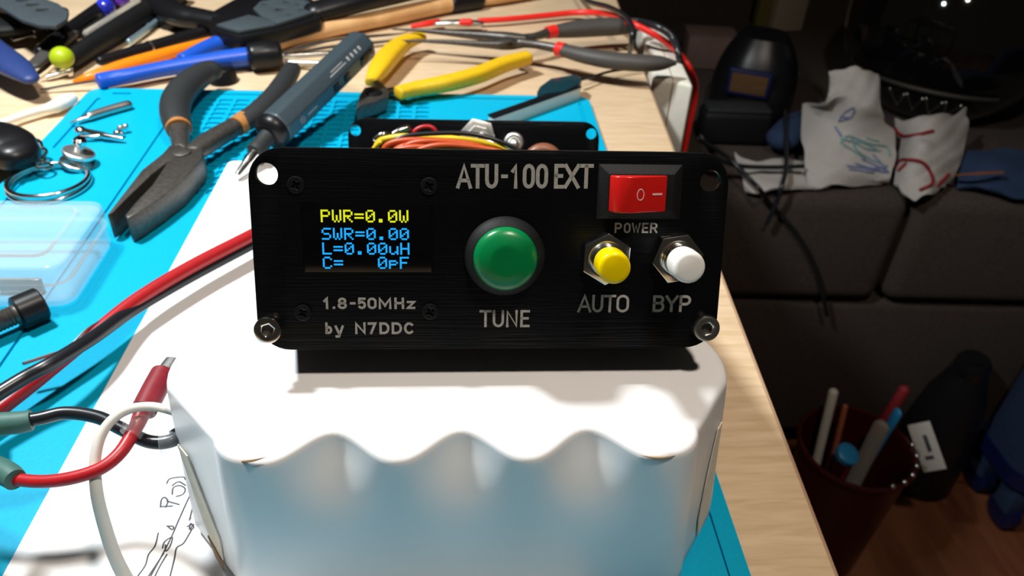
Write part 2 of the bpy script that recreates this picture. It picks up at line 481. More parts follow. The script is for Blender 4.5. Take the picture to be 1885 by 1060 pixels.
# ------------------------------------------------------------------ paper sheet with pen sketch
pa, pb = P(422, 296, 0.1), P(10, 1050, 0.1)
pd = (pb - pa).normalized(); pn = V((-pd.y, pd.x, 0))
if pn.x < 0: pn = -pn
pl = (pb - pa).length + 33
pc = [pa, pa + pd * pl, pa + pd * pl + pn * 150, pa + pn * 150]
t_ = thing('paper_sheet', 'white paper sheet with a pen sketch lying on the mat under the battery pack', 'paper', pa)
bp_ = Fr((pa.x, pa.y, 0.06), pd, pn, (0, 0, 1))
part('sheet', plate(rrect(0, pl, 0, 150, 3, 4), [], bp_, 0.12), PAPER, t_)
strokes = [
    [(745, 740), (750, 705), (765, 695), (780, 712), (770, 740)], [(775, 712), (832, 728)], [(745, 738), (800, 735)],
    [(800, 680), (805, 650), (835, 640), (860, 655), (850, 680), (820, 690)], [(775, 630), (790, 608), (850, 600), (860, 612)],
    [(800, 640), (830, 622), (862, 640)],
    [(925, 600), (880, 690), (830, 800), (800, 870), (760, 950), (700, 1060)],
    [(935, 620), (905, 690), (890, 760), (880, 800)],
    [(735, 860), (720, 920), (690, 960), (675, 1010), (640, 1060)],
    [(890, 845), (870, 880), (850, 910), (820, 930), (810, 980), (790, 1060)],
    [(780, 830), (800, 845), (805, 830), (775, 828)], [(755, 930), (765, 900), (800, 880), (790, 920), (770, 945), (768, 915)],
    [(760, 955), (730, 1000), (700, 1045), (690, 1060)], [(885, 790), (880, 800)], [(870, 830), (900, 820), (880, 845), (900, 835), (885, 815), (880, 840)],
    [(775, 960), (745, 1010), (720, 1060)]]
bms = []
for s in strokes:
    c = []
    for x, y in s:
        p = P(*z7(x, y), 0.2); c.append((p.x, p.y, 0.20, 0.24))
    bms.append(tube(c, 4, 6, flat=0.25))
part('pen_sketch', join(*bms), INK, t_, 'black pen lines and scribbled letters')

# ------------------------------------------------------------------ battery pack
HB = 54.5
PIT = 28.0
_b = [P(484, 845, HB), P(740, 848, HB), P(965, 847, HB), P(1215, 842, HB)]
bcx = sum(p.x for p in _b) / 4; yfront = sum(p.y for p in _b) / 4
r_ = PIT / 2
xl, xr = P(388, 795, HB).x, P(1291, 795, HB).x
bl, br_ = P(312, 668, HB), P(1341, 680, HB)
yb = 159.5
def front_y(x, dep):
    x0 = bcx - 1.5 * PIT
    return yfront + dep * (0.5 - 0.5 * math.cos(2 * math.pi * (x - x0) / PIT)) ** 1.15
def outline(dep, off=0.0, flare=0.0):
    pts = []
    xs0, xs1 = bcx - 1.5 * PIT - 3, bcx + 1.5 * PIT + 3
    n = 72
    for i in range(n + 1):
        x = xs0 + (xs1 - xs0) * i / n
        pts.append((x, front_y(x, dep)))
    rr = xr - xs1
    for i in range(1, 9):                    # round the right front cell
        a = math.radians(-90 + 82 * i / 8); pts.append((xs1 + rr * math.cos(a), pts[n][1] + rr * 1.05 + rr * 1.05 * math.sin(a)))
    cr = 14.0
    cxr = br_.x - cr; cyr = yb - 16
    for i in range(0, 13):
        a = math.radians(-25 + 115 * i / 12); pts.append((cxr + cr * math.cos(a), cyr + 16 * math.sin(a)))
    cxl = bl.x + cr
    for i in range(0, 13):
        a = math.radians(90 + 115 * i / 12); pts.append((cxl + cr * math.cos(a), cyr + 16 * math.sin(a)))
    rl = xs0 - xl
    for i in range(1, 9):
        a = math.radians(188 + 82 * i / 8 - 0); pts.append((xs0 + rl * math.cos(a), pts[0][1] + rl * 1.05 + rl * 1.05 * math.sin(a)))
    if off:
        m = len(pts); o = []
        for i in range(m):
            a = V(pts[i - 1]).to_3d(); b = V(pts[(i + 1) % m]).to_3d(); t = (b - a)
            if t.length < 1e-6: o.append(pts[i]); continue
            t.normalize(); o.append((pts[i][0] + t.y * off, pts[i][1] - t.x * off))
        pts = o
    return pts
DEP = 8.2
lev = [(HB, DEP, -2.2), (HB - 0.12, DEP, -1.3), (HB - 0.5, DEP, -0.6), (HB - 1.1, DEP, -0.15), (HB - 1.9, DEP, 0.0), (HB - 4, DEP * 0.93, 0.05),
       (HB - 7, DEP * 0.74, 0.1), (HB - 11, DEP * 0.48, 0.1), (HB - 15, DEP * 0.27, 0.1), (HB - 20, DEP * 0.12, 0.1),
       (HB - 26, DEP * 0.04, 0.1), (22, 0.2, 0.1), (8, 0.1, 0.1), (3, 0.1, 0), (1.2, 0.1, -0.8), (0.25, 0.1, -2)]
def flare(x, z):
    t = (HB - z) / HB; k = (x - bcx) / 50.0
    return x + t * k * (4.6 if k > 0 else 2.4)
rings = []
for z, dp, of in lev: rings.append([V((flare(x, z), y, z)) for x, y in outline(dp, of)])
bat = thing('battery_pack', 'white shrink-wrapped battery pack with scalloped front holding up the black tuner', 'battery', (bcx, 140, 0.2))
top = loft(rings[::-1], cap=True)
wrap = part('shrink_wrap', top, WRAP, bat, smooth=60)
# card strips showing where the wrap stops on both flanks
def flank(sz, side, m, name, push=0.35):
    ol = outline(0.1, push)                  # (s along the flank from front to rear, z) -> card strip lying on the wrap
    a, b = (V((*ol[107], 0)), V((*ol[106], 0))) if side < 0 else (V((*ol[80], 0)), V((*ol[81], 0)))
    d = b - a; nn = V((d.y, -d.x, 0)).normalized()
    if nn.x * side < 0: nn = -nn
    q = [a + d * s_ + V((0, 0, z)) for s_, z in sz]
    for p in q: p.x = flare(p.x, p.z)
    part(name, prism(q, nn * 0.3, 0.0), m, bat, 'beige card strip under the wrap' if m is CARD else 'brown card corner')
flank([(0.95, 36), (0.75, 20), (0.55, 9), (0.28, 5), (0.25, 14), (0.50, 26), (0.72, 36)], -1, CARD, 'card_strip')
flank([(0.56, 9.2), (0.28, 5.2), (0.26, 1.5), (0.44, 3)], -1, CARD_D, 'card_strip', 0.65)
flank([(0.9, 42), (0.85, 20), (0.75, 8), (0.45, 6), (0.40, 14), (0.55, 30), (0.75, 42)], 1, CARD, 'card_strip')
# lifted crescent seams under the first and the last scallop
for u0, u1, v0, sag in ((428, 490, 841, 8), (1180, 1245, 838, 7)):
    c = []
    for i in range(7):
        t = i / 6; u = u0 + (u1 - u0) * t; v = v0 + sag * math.sin(math.pi * min(1, 0.25 + 0.75 * t)) if u0 < 800 else v0 + sag * math.sin(math.pi * t) * 0.7
        r = ray(u, v); yq = front_y(P(u, v, HB).x, DEP) - 0.05
        t2 = (yq - CAM.y) / r.y; p = CAM + r * t2
        c.append((p.x, p.y, p.z, 0.03 + 0.25 * math.sin(math.pi * t)))
    part('lifted_seam', tube(c, 4, 6), CARD_D, bat, 'thin dark lifted seam of the wrap')
# leads
def lead(name, ctrl, m, parent=bat, **kw): return part(name, ptube(ctrl, **kw), m, parent)
part('metal_tab', ptube([(318, 660, 40, 26), (305, 680, 40, 30), (296, 700, 40, 34)], flat=0.35, ends='flat'), STEEL, bat)
rw = lead('red_lead', [(298, 690, 40, 30), (285, 715, 40, 30), (262, 760, 40, 30), (248, 790, 39, 26), (222, 832, 38, 25), (185, 862, 37, 25), (130, 880, 36, 25), (70, 886, 35, 24), (10, 878, 34, 24), (-60, 860, 32, 24)] + ext((-60, 860, 32, 24), [(-40, 10, 24), (-110, -20, 7), (-200, -70, 4)]), REDW, n=16)
part('heat_shrink', ptube([(300, 688, 40, 44), (285, 716, 40, 45), (265, 755, 40, 46)], ends='flat', n=18), REDW2, rw)
part('clear_sleeve', ptube([(262, 760, 40, 48), (252, 778, 40, 46), (240, 800, 39, 40)], ends='flat', n=18), CLEARS, rw)
part('green_sleeve', ptube([(28, 883, 35, 40), (5, 868, 34.4, 46), (-70, 840, 32, 48)], ends='flat', n=18), TEALS, rw)
bw = lead('black_lead', [(372, 776, 36, 28), (345, 793, 36, 28), (312, 812, 36, 26), (272, 812, 36, 25), (225, 790, 36, 25), (180, 768, 36, 25), (120, 760, 36, 25), (60, 772, 36, 25), (-60, 784, 36, 25)] + ext((-60, 784, 36, 25), [(-40, 4, 28), (-110, -4, 7), (-210, -44, 4)]), BLKW, n=16)
part('heat_shrink', ptube([(368, 780, 36, 38), (345, 794, 36, 38), (322, 808, 36, 36)], ends='flat', n=18), BLKW, bw)
part('clear_sleeve', ptube([(326, 806, 36, 39), (310, 815, 36, 38), (295, 818, 36, 36)], ends='flat', n=18), CLEARS, bw)
part('green_sleeve', ptube([(58, 773, 36, 38), (30, 778, 36, 42), (-60, 785, 36, 44)], ends='flat', n=18), TEALS, bw)
lead('white_lead', [(362, 790, 40, 15), (345, 772, 42, 16), (318, 757, 43, 16), (275, 748, 44, 17), (228, 757, 44, 18), (192, 790, 42, 19), (176, 840, 38, 20), (178, 905, 32, 22), (192, 965, 24, 23), (212, 1025, 16, 24), (238, 1075, 8, 25), (280, 1140, 3, 25)], WHTW, n=16)

# ------------------------------------------------------------------ antenna tuner
_A = _rz @ V((-5.51, 156.15, 105.35))
TILT = math.radians(22.25)
LEN, HGT = 166.7, 45.6
D = Fr(_A, (1, 0, 0), (0, math.cos(TILT), -math.sin(TILT)), (0, math.sin(TILT), math.cos(TILT)))
def DP(u, v, y=0.0):                         # pixel -> local (x, z) on the tuner plane at local depth y
    r = ray(u, v); o = D(0, y, 0); t = (o - CAM).dot(D.ey) / r.dot(D.ey); q = CAM + r * t - D.o
    return q.dot(D.ex), q.dot(D.ez)
def dmm(wpx, y=0.0): return wpx * (D(0, y, -HGT / 2) - CAM).dot(FW) / FPX
FF = Fr(D.o, D.ex, D.ez, -D.ey)              # panel drawing plane: x right, y up, z out of the face
tun = thing('antenna_tuner', 'black antenna tuner with lit display propped on the white battery pack', 'tuner', D(0, LEN / 2, -HGT))
hl = [DP(490, 321), DP(1309, 334), DP(495, 605), DP(1298, 602)]
fp = part('front_panel', plate(rrect(-53, 53, -HGT, 0, 7.2, 8), [circ(*hl[0], dmm(40) / 2)[::-1], circ(*hl[1], dmm(40) / 2)[::-1]],
          Fr(D(0, 2.2, 0), D.ex, D.ez, -D.ey), 2.2, 0.35), PANEL, tun)
# display
x0, zt0 = DP(553, 373); x1, zb0 = DP(797, 501)
dsp = part('display', plate(rrect(x0, x1, zb0, zt0, 0.4, 2), [], FF, 0.12, 0.05), GLASSBLK, tun, 'black glass display with lit characters')
G = {'P': '11110 10001 10001 11110 10000 10000 10000', 'W': '10001 10001 10001 10101 10101 10101 01010', 'R': '11110 10001 10001 11110 10100 10010 10001',
     '=': '00000 00000 11111 00000 11111 00000 00000', '0': '01110 10001 10011 10101 11001 10001 01110', '.': '00000 00000 00000 00000 00000 01100 01100',
     'S': '01111 10000 10000 01110 00001 00001 11110', 'L': '10000 10000 10000 10000 10000 10000 11111', 'u': '00000 00000 10001 10001 10001 10011 01101',
     'H': '10001 10001 10001 11111 10001 10001 10001', 'C': '01110 10001 10000 10000 10000 10001 01110', 'p': '00000 00000 11110 10001 11110 10000 10000',
     'F': '11111 10000 10000 11110 10000 10000 10000', ' ': ' '.join(['00000'] * 7)}
def oled(s, a, b, m):
    (xa, za), (xb, zb_) = DP(*a), DP(*b)
    cw_ = (xb - xa) / (6 * len(s) - 1); ch = (za - zb_) / 7
    bm = bmesh.new()
    for i, ch_ in enumerate(s):
        for r, row in enumerate(G[ch_].split()):
            j = 0
            while j < 5:
                if row[j] == '1':
                    k = j
                    while k < 5 and row[k] == '1': k += 1
                    xx0 = xa + (6 * i + j) * cw_; xx1 = xa + (6 * i + k) * cw_; zz0 = za - r * ch; zz1 = zz0 - ch
                    bm.faces.new([bm.verts.new(FF(x, z, 0.17)) for x, z in ((xx0, zz1), (xx1, zz1), (xx1, zz0), (xx0, zz0))])
                    j = k
                else: j += 1
    bmesh.ops.solidify(bm, geom=bm.faces[:], thickness=0.03)
    return part('lit_text', bm, m, dsp, 'glowing yellow characters' if m is OLEDY else 'glowing blue characters')
oled('PWR=0.0W', (590, 385.5), (752, 409.5), OLEDY)
oled('SWR=0.00', (592, 419), (753, 441.5), OLEDB)
oled('L=0.00uH', (593, 446), (754, 468.5), OLEDB)
oled('C=   0pF', (594, 472), (753, 494.5), OLEDB)
# printed lettering: stroke letters, each given its box in the picture of the panel
def arc(cx, cy, rx, ry, a0, a1, n=8):
    return [(cx + rx * math.cos(math.radians(a0 + (a1 - a0) * i / n)), cy + ry * math.sin(math.radians(a0 + (a1 - a0) * i / n))) for i in range(n + 1)]
OV = arc(.5, .70, .5, .30, 0, 180, 10) + arc(.5, .30, .5, .30, 180, 360, 10) + [(1, .70)]
GL = {'A': [[(0, 0), (.5, 1), (1, 0)], [(.19, .30), (.81, .30)]], 'T': [[(0, 1), (1, 1)], [(.5, 1), (.5, 0)]],
      'U': [[(0, 1), (0, .32)] + arc(.5, .32, .5, .32, 180, 360) + [(1, 1)]], '-': [[(0, .5), (1, .5)]], '1': [[(0, .76), (.75, 1), (.75, 0)]],
      '0': [OV], 'O': [OV], 'E': [[(1, 1), (0, 1), (0, 0), (1, 0)], [(0, .52), (.85, .52)]], 'X': [[(0, 0), (1, 1)], [(0, 1), (1, 0)]],
      '.': [[(0, .02), (1, .02)]], '8': [arc(.5, .75, .44, .25, 0, 360, 16), arc(.5, .26, .5, .26, 0, 360, 16)],
      '5': [[(.92, 1), (.10, 1), (.06, .55)] + arc(.48, .32, .5, .32, 125, -140, 10)], 'M': [[(0, 0), (0, 1), (.5, .25), (1, 1), (1, 0)]],
      'H': [[(0, 0), (0, 1)], [(1, 0), (1, 1)], [(0, .52), (1, .52)]], 'z': [[(0, 1), (1, 1), (0, 0), (1, 0)]],
      'b': [[(0, 1), (0, 0)], arc(.48, .31, .5, .31, 0, 360, 16)], 'y': [[(0, 1), (.5, .22)], [(1, 1), (.42, 0), (.08, 0)]],
      'N': [[(0, 0), (0, 1), (1, 0), (1, 1)]], '7': [[(0, 1), (1, 1), (.35, 0)]],
      'D': [[(0, 0), (0, 1), (.45, 1)] + arc(.45, .5, .55, .5, 90, -90, 10) + [(0, 0)]], 'C': [arc(.56, .5, .56, .5, 48, 312, 14)],
      'B': [[(0, 0), (0, 1), (.55, 1)] + arc(.55, .77, .38, .23, 90, -90, 8) + [(0, .54)], [(.55, .54)] + arc(.58, .27, .42, .27, 90, -90, 8) + [(0, 0)]],
      'Y': [[(0, 1), (.5, .48), (1, 1)], [(.5, .48), (.5, 0)]], 'P': [[(0, 0), (0, 1), (.55, 1)] + arc(.55, .73, .45, .27, 90, -90, 8) + [(0, .46)]],
      'W': [[(0, 1), (.26, 0), (.5, .8), (.74, 0), (1, 1)]], 'R': [[(0, 0), (0, 1), (.55, 1)] + arc(.55, .74, .42, .26, 90, -90, 8) + [(0, .48)], [(.5, .48), (1, 0)]]}
def printed(zf, y0, y1, th, letters):
    bm = bmesh.new()
    for it in letters:
        ch, xa_, xb_2 = it[:3]; ya_, yb_2 = (it[3], it[4]) if len(it) > 3 else (y0, y1)
        (xa, za), (xb, zb_) = DP(*zf(xa_, ya_)), DP(*zf(xb_2, yb_2))
        w = (DP(*zf(xa_ + th, ya_))[0] - xa) / 2
        X0, X1, Z0, Z1 = xa + w, xb - w, zb_ + w, za - w
        if ch == '.': X1 = max(X1, X0 + 0.01)
        for st in GL[ch]:
            q = [V((X0 + x * (X1 - X0), Z0 + y * (Z1 - Z0))) for x, y in st]
            cl = (q[0] - q[-1]).length < 1e-5
            if cl: q = q[:-1]
            q = [p for i, p in enumerate(q) if i == 0 or (p - q[i - 1]).length > 1e-4]
            n = len(q); L = []
            for i in range(n):
                p = q[i]; a = q[i - 1] if (i or cl) else None; b = q[(i + 1) % n] if (i < n - 1 or cl) else None
                d0 = (p - a).normalized() if a is not None else (b - p).normalized()
                d1 = (b - p).normalized() if b is not None else d0
                n0 = V((-d0.y, d0.x)); n1 = V((-d1.y, d1.x)); m = (n0 + n1)
                m = m / max(0.35, m.length_squared / 2) if m.length > 1e-4 else n0
                e = p.copy()
                if a is None: e -= d1 * (w if ch in '.-' else w * 0.98)
                if b is None: e += d0 * (w * 0.98)
                L.append((e + m * w, e - m * w))
            vv = [[bm.verts.new(FF(t.x, t.y, h)) for t, h in ((l, .01), (l, .06), (r2, .06), (r2, .01))] for l, r2 in L]
            for i in range(n if cl else n - 1):
                A, B = vv[i], vv[(i + 1) % n]
                for j in range(4): bm.faces.new((A[j], A[(j + 1) % 4], B[(j + 1) % 4], B[j]))
            if not cl: bm.faces.new(vv[0][::-1]); bm.faces.new(vv[-1])
    return part('printed_text', bm, PRINT, fp, 'grey printed lettering')
zq1 = zz(2.65, 440, 260); zq2 = zz(2.789, 820, 270)
printed(zq2, 88, 215, 19, [('A', 55, 136), ('T', 130, 200), ('U', 204, 270), ('-', 287, 320), ('1', 338, 374), ('0', 398, 458), ('0', 466, 525), ('E', 560, 607), ('X', 610, 688), ('T', 688, 757)])
printed(zq1, 762, 818, 12, [('1', 410, 440), ('.', 455, 468), ('8', 480, 527), ('-', 540, 570), ('5', 578, 621), ('0', 626, 672), ('M', 680, 744), ('H', 757, 806), ('z', 818, 860, 778, 818)])
printed(zq1, 883, 940, 12, [('b', 420, 456), ('y', 466, 513, 898, 957), ('N', 565, 619), ('7', 627, 671), ('D', 684, 735), ('D', 744, 796), ('C', 804, 852)])
printed(zq2, 838, 926, 13, [('T', 175, 236), ('U', 243, 300), ('N', 312, 370), ('E', 385, 432)])
printed(zq2, 760, 850, 13, [('A', 680, 748), ('U', 755, 808), ('T', 815, 873), ('O', 880, 940)])
printed(zq2, 762, 848, 14, [('B', 1067, 1122), ('Y', 1130, 1192), ('P', 1203, 1257)])
printed(zq2, 390, 443, 9, [('P', 870, 904), ('O', 917, 949), ('W', 957, 1000), ('E', 1011, 1040), ('R', 1052, 1087)])
# TUNE button
gxx, gz = DP(929, 471)
gc = FF(gxx, gz, 0); out = -D.ey
R0 = dmm(70)
tb_ = part('tune_button', lathe(gc, out, [(0, R0 + 0.5), (0.6, R0 + 0.5), (1.6, R0 - 0.2), (2.4, R0 - 0.9), (2.7, R0 - 1.3), (2.5, R0 - 1.6), (1.2, R0 - 1.8)], 48), BLACKM, tun, 'black round bezel with green cap')
Rg = dmm(61)
part('cap', lathe(gc, out, [(1.3, Rg - 0.3), (3.2, Rg - 0.3), (4.0, Rg - 0.45), (4.6, Rg - 0.95), (5.2, Rg * 0.75), (5.6, Rg * 0.52), (5.75, Rg * 0.45), (5.70, Rg * 0.30), (5.66, 0)], 48), GREEN, tb_, 'glossy green push cap')
# power rocker
bx0, bzt = DP(1102, 301); bx1, bzb = DP(1250, 404)
rk = part('power_switch', prism([FF(x, z, 0) for x, z in ((bx0, bzb), (bx1, bzb), (bx1, bzt), (bx0, bzt))], out * 0.1), BLACKM, tun, 'black rocker switch frame with red rocker')
def frust(x0, x1, z0, z1, h0, h1, ins):
    a = [FF(x, z, h0) for x, z in ((x0, z0), (x1, z0), (x1, z1), (x0, z1))]
    b = [FF(x, z, h1) for x, z in ((x0 + ins, z0 + ins), (x1 - ins, z0 + ins), (x1 - ins, z1 - ins), (x0 + ins, z1 - ins))]
    return loft([a, b])
ins = dmm(24)
part('frame', bevel(frust(bx0, bx1, bzb, bzt, 0.05, 1.6, ins * 0.72), 0.15), BLACKM, rk)
rx0, rzt = DP(1124, 323, -2.5); rx1, rzb = DP(1228, 391, -2.5)
w_ = rx1 - rx0
prof = [(0.0, 1.0), (0.25, 2.4), (0.9, 3.5), (2.2, 4.3), (w_ * 0.37, 4.55), (w_ * 0.5, 3.8), (w_ * 0.75, 2.75), (w_ - 0.4, 1.95), (w_, 1.2)]
bm = bmesh.new()
va = [bm.verts.new(FF(rx0 + x, rzb, h)) for x, h in prof]; vb = [bm.verts.new(FF(rx0 + x, rzt, h)) for x, h in prof]
for i in range(len(prof) - 1): bm.faces.new((va[i], va[i + 1], vb[i + 1], vb[i]))
bm.faces.new(va[::-1]); bm.faces.new(vb); bm.faces.new((va[0], vb[0], vb[-1], va[-1]))
bmesh.ops.recalc_face_normals(bm, faces=bm.faces[:])
bevel(bm, 0.35, 3, 60)
part('rocker', bm, RED, rk, 'glossy red rocker')
def rh(x):                                   # height of the rocker face at x
    for (a, h), (b, k) in zip(prof, prof[1:]):
        if rx0 + a <= x <= rx0 + b: return h + (k - h) * (x - rx0 - a) / (b - a)
    return 2.0
def rsl(x): return (rh(x + 0.3) - rh(x - 0.3)) / 0.6
cxm, czm = DP(1178, 358, -3.3)
part('off_mark', ring(FF(cxm, czm, rh(cxm)), dmm(9.8), 0.14, (D.ex - D.ey * rsl(cxm)), D.ez, 32, 8, 0.72), MARK, rk, 'pale circle mark')
cxd, czd = DP(1210, 357.5, -2.6)
part('on_mark', box((0, 0, 0.0), (dmm(20), 0.42, 0.3), Fr(FF(cxd, czd, rh(cxd)), (D.ex - D.ey * rsl(cxd)).normalized(), D.ez, -D.ey)), MARK, rk, 'pale dash mark')
# AUTO and BYP push buttons
def push(u, v, capu, capm, name, lab, rc, hexrot):
    x, z = DP(u, v); c = FF(x, z, 0)
    hx = [(x + dmm(49.5) * math.cos(hexrot + k * math.pi / 3), z + dmm(49.5) * math.sin(hexrot + k * math.pi / 3)) for k in range(6)]
    o = part(name, plate(hx, [], FF, 1.7, 0.3), CHROME, tun, lab)
    part('bushing', lathe(c, out, [(1.7, dmm(35)), (1.9, dmm(35)), (1.9, dmm(31)), (2.3, dmm(30)), (2.5, dmm(31)), (2.8, dmm(30)), (3.0, dmm(31)), (3.4, dmm(30)), (3.7, dmm(31)), (4.2, dmm(30)), (4.8, dmm(29)), (5.0, dmm(26)), (5.05, dmm(20))], 40), CHROME, o)
    part('cap', lathe(c, out, [(4.6, rc * 0.97), (6.0, rc), (9.6, rc * 0.985), (10.3, rc * 0.95), (10.7, rc * 0.86), (10.85, rc * 0.7), (10.9, 0)], 40), capm, o)
push(1115, 475, 0, YELLOWB, 'auto_button', 'chrome push button with yellow cap', dmm(32) * 0.94, math.radians(88))
push(1245, 474, 0, WHITEB, 'bypass_button', 'chrome push button with white cap', dmm(32) * 0.94, math.radians(70))
# corner screws with hexagon sockets
for q in (2, 3):
    x, z = hl[q]; r = dmm(25.5)
    hexl = [(x + r * 0.46 * math.cos(k * math.pi / 3 + 0.3), z + r * 0.46 * math.sin(k * math.pi / 3 + 0.3)) for k in range(6)]
    o = part('corner_screw', plate(circ(x, z, r, 32), [hexl[::-1]], FF, 1.7, 0.45), CHROME if q == 2 else STEEL, tun, 'silver button-head screw')
    part('socket', prism([FF(a, b, 0.05) for a, b in hexl], out * 0.5), DSTEEL, o)
# small black cross-head screws around the display
for u, v in ((545, 340), (790, 342), (558, 575), (792, 573)):
    x, z = DP(u, v); r = dmm(15.5); w = r * 0.17; l = r * 0.55
    cross = [(w, l), (w, w), (l, w), (l, -w), (w, -w), (w, -l), (-w, -l), (-w, -w), (-l, -w), (-l, w), (-w, w), (-w, l)]
    cross = [(x + a * 0.87 - b * 0.5, z + a * 0.5 + b * 0.87) for a, b in cross]
    part('display_screw', plate(circ(x, z, r, 24), [cross], FF, 0.55, 0.2), BLACK, tun, 'small black cross-head screw')
# rear panel, half shell, board, wiring
bh = [DP(654, 240, LEN - 2), DP(1089, 246.5, LEN - 2)]
part('rear_panel', plate(rrect(-53, 53, -HGT, 0, 7.2, 8), [circ(*bh[0], 2.3)[::-1], circ(*bh[1], 2.3)[::-1]], Fr(D(0, LEN, 0), D.ex, D.ez, -D.ey), 2.2, 0.3), PANEL, tun)
sh = []
for q in ((-51, -50.2, -23.5), (50.2, 51, -23.5)):
    pass
xs_ = [(-50.5, -22.0), (-50.5, -43.0), (-48.5, -45.0), (48.5, -45.0), (50.5, -43.0), (50.5, -22.0), (49.2, -22.0), (49.2, -42.4), (48, -43.7), (-48, -43.7), (-49.2, -42.4), (-49.2, -22.0)]
part('half_shell', prism([D(x, 2.2, z) for x, z in xs_], D.ey * (LEN - 4.4)), PANEL, tun)
part('circuit_board', box((0, LEN / 2, -36), (94, LEN - 24, 1.6), D), PCB, tun)
def dt(ctrl, m, name='wire', lab=None, **kw):
    c = []
    for u, v, y, w in ctrl:
        x, z = DP(u, v, y); p = D(x, y, z); c.append((p.x, p.y, p.z, mm(p, w) / 2))
    part(name, tube(c, **kw), m, tun, lab)
dt([(688, 300, 138, 11), (694, 266, 138, 11), (712, 255, 136, 11), (760, 251, 134, 12), (840, 256, 132, 12), (900, 266, 131, 12), (950, 290, 130, 12)], YELW, lab='yellow wire')
dt([(684, 300, 134, 9), (688, 275, 134, 9), (700, 262, 132, 9)], YELW, lab='yellow wire')
dt([(712, 300, 128, 8.5), (718, 268, 128, 8.5), (745, 251, 128, 8.5), (810, 245, 128, 8.5), (870, 247, 128, 8.5), (925, 262, 128, 8), (965, 282, 128, 8)], BLKW, lab='black wire')
for i, (dx, dy) in enumerate(((0, 0), (18, 7), (34, 2), (8, 13), (60, 9))):
    dt([(704 + dx, 300, 126 - 2 * i, 12), (712 + dx, 268 + dy, 126 - 2 * i, 12), (760 + dx, 258 + dy, 125 - 2 * i, 12), (840 + dx, 266 + dy, 124 - 2 * i, 12), (900 + dx, 292, 124 - 2 * i, 12)], ORGW, lab='orange wire')
dt([(752, 262, 152, 10), (765, 240, 152, 9), (785, 233, 152, 9), (800, 239, 152, 9), (808, 262, 152, 9)], REDW, lab='red wire')
dt([(693, 256, 146, 14), (705, 248, 146, 14), (718, 247, 147, 11)], CHROME, 'terminal', 'silver wire terminal')
dt([(722, 250, 148, 14), (736, 241, 149, 15), (750, 236, 150, 14)], CHROME, 'terminal', 'silver wire terminal')
xq, zq = DP(880, 244, LEN - 6); part('coax_nut', join(lathe(D(xq, LEN - 2.2, zq - 2), -D.ey, [(0, 8), (2.2, 8), (2.6, 7), (2.6, 5.2), (7, 5.0), (7.2, 3)], 6), lathe(D(xq + 1, LEN - 9, zq - 1.2), V((0.7, -0.5, -0.35)), [(0, 2.4), (6, 2.2), (9, 1.2)], 16)), NICKEL, tun)
xq, zq = DP(946, 262, LEN - 8); part('ground_terminal', join(ring(D(xq, LEN - 8, zq), 3.0, 1.3, D.ex, D.ez, 24, 10), ball(D(xq, LEN - 9, zq - 0.6), 2.2)), NICKEL, tun)
xq, zq = DP(1000, 288, LEN - 14); part('coil', ring(D(xq, LEN - 14, zq - 3), 6, 2.6, D.ex, D.ez, 32, 10), COPPER, tun)

# ------------------------------------------------------------------ things on the mat, left
# flat-nose pliers
t_ = thing('flat_nose_pliers', 'open flat-nose pliers with charcoal grips and orange collars lying on the mat', 'pliers', P(350, 300, 0))
zt = 12.5
def pz(pts, z): return [P(*z3(x, y), z) for x, y in pts]
lj = [(632, 788), (700, 700), (840, 520), (955, 430), (1005, 375), (1062, 372), (1110, 400), (1010, 470), (985, 478), (900, 545), (760, 680), (668, 772)]
rj = [(738, 790), (800, 715), (900, 610), (975, 500), (985, 478), (1010, 470), (1110, 400), (1165, 372), (1200, 400), (1195, 450), (1120, 540), (1065, 600), (930, 700), (800, 785), (752, 806)]
part('jaw', prism(pz(lj, zt), (0, 0, -11.5), 0.5), DSTEEL, t_)
part('jaw', prism(pz(rj, zt - 0.3), (0, 0, -11.5), 0.5), DSTEEL, t_)
part('pivot', lathe(P(*z3(1075, 420), zt - 0.2), (0, 0, 1), [(0, 4.2), (0.5, 4.2), (0.8, 3.6), (0.8, 0)]), DSTEEL, t_)
part('arm', ptube([(*z3(1070, 400), 9, 30), (*z3(1065, 330), 9, 34), (*z3(1060, 270), 9, 38)], flat=0.8, sq=0.7), DSTEEL, t_)
part('arm', ptube([(*z3(1150, 420), 9, 36), (*z3(1250, 350), 9, 40), (*z3(1350, 290), 9, 38), (*z3(1420, 250), 9, 34)], flat=0.8, sq=0.7), DSTEEL, t_)
part('collar', ptube([(*z3(1058, 285), 9, 46), (*z3(1050, 245), 9.3, 48)], k=1, flat=0.9, ends='flat', n=20), ORB, t_)
part('collar', ptube([(*z3(1395, 268), 9, 40), (*z3(1450, 233), 9.3, 42)], k=1, flat=0.9, ends='flat', n=20), ORB, t_)
part('grip', ptube([(*z3(1052, 258), 9.4, 50), (*z3(1035, 190), 10, 54), (*z3(1045, 110), 10.5, 56), (*z3(1100, 30), 11, 54), (*z3(1190, -40), 11, 48), (*z3(1250, -65), 11, 42)], flat=0.85, n=20), GRIP, t_)
part('grip', ptube([(*z3(1440, 240), 9.4, 42), (*z3(1530, 180), 10, 44), (*z3(1620, 90), 10.5, 42), (*z3(1690, -10), 11, 38), (*z3(1725, -70), 11, 34)], flat=0.85, n=20), GRIP, t_)

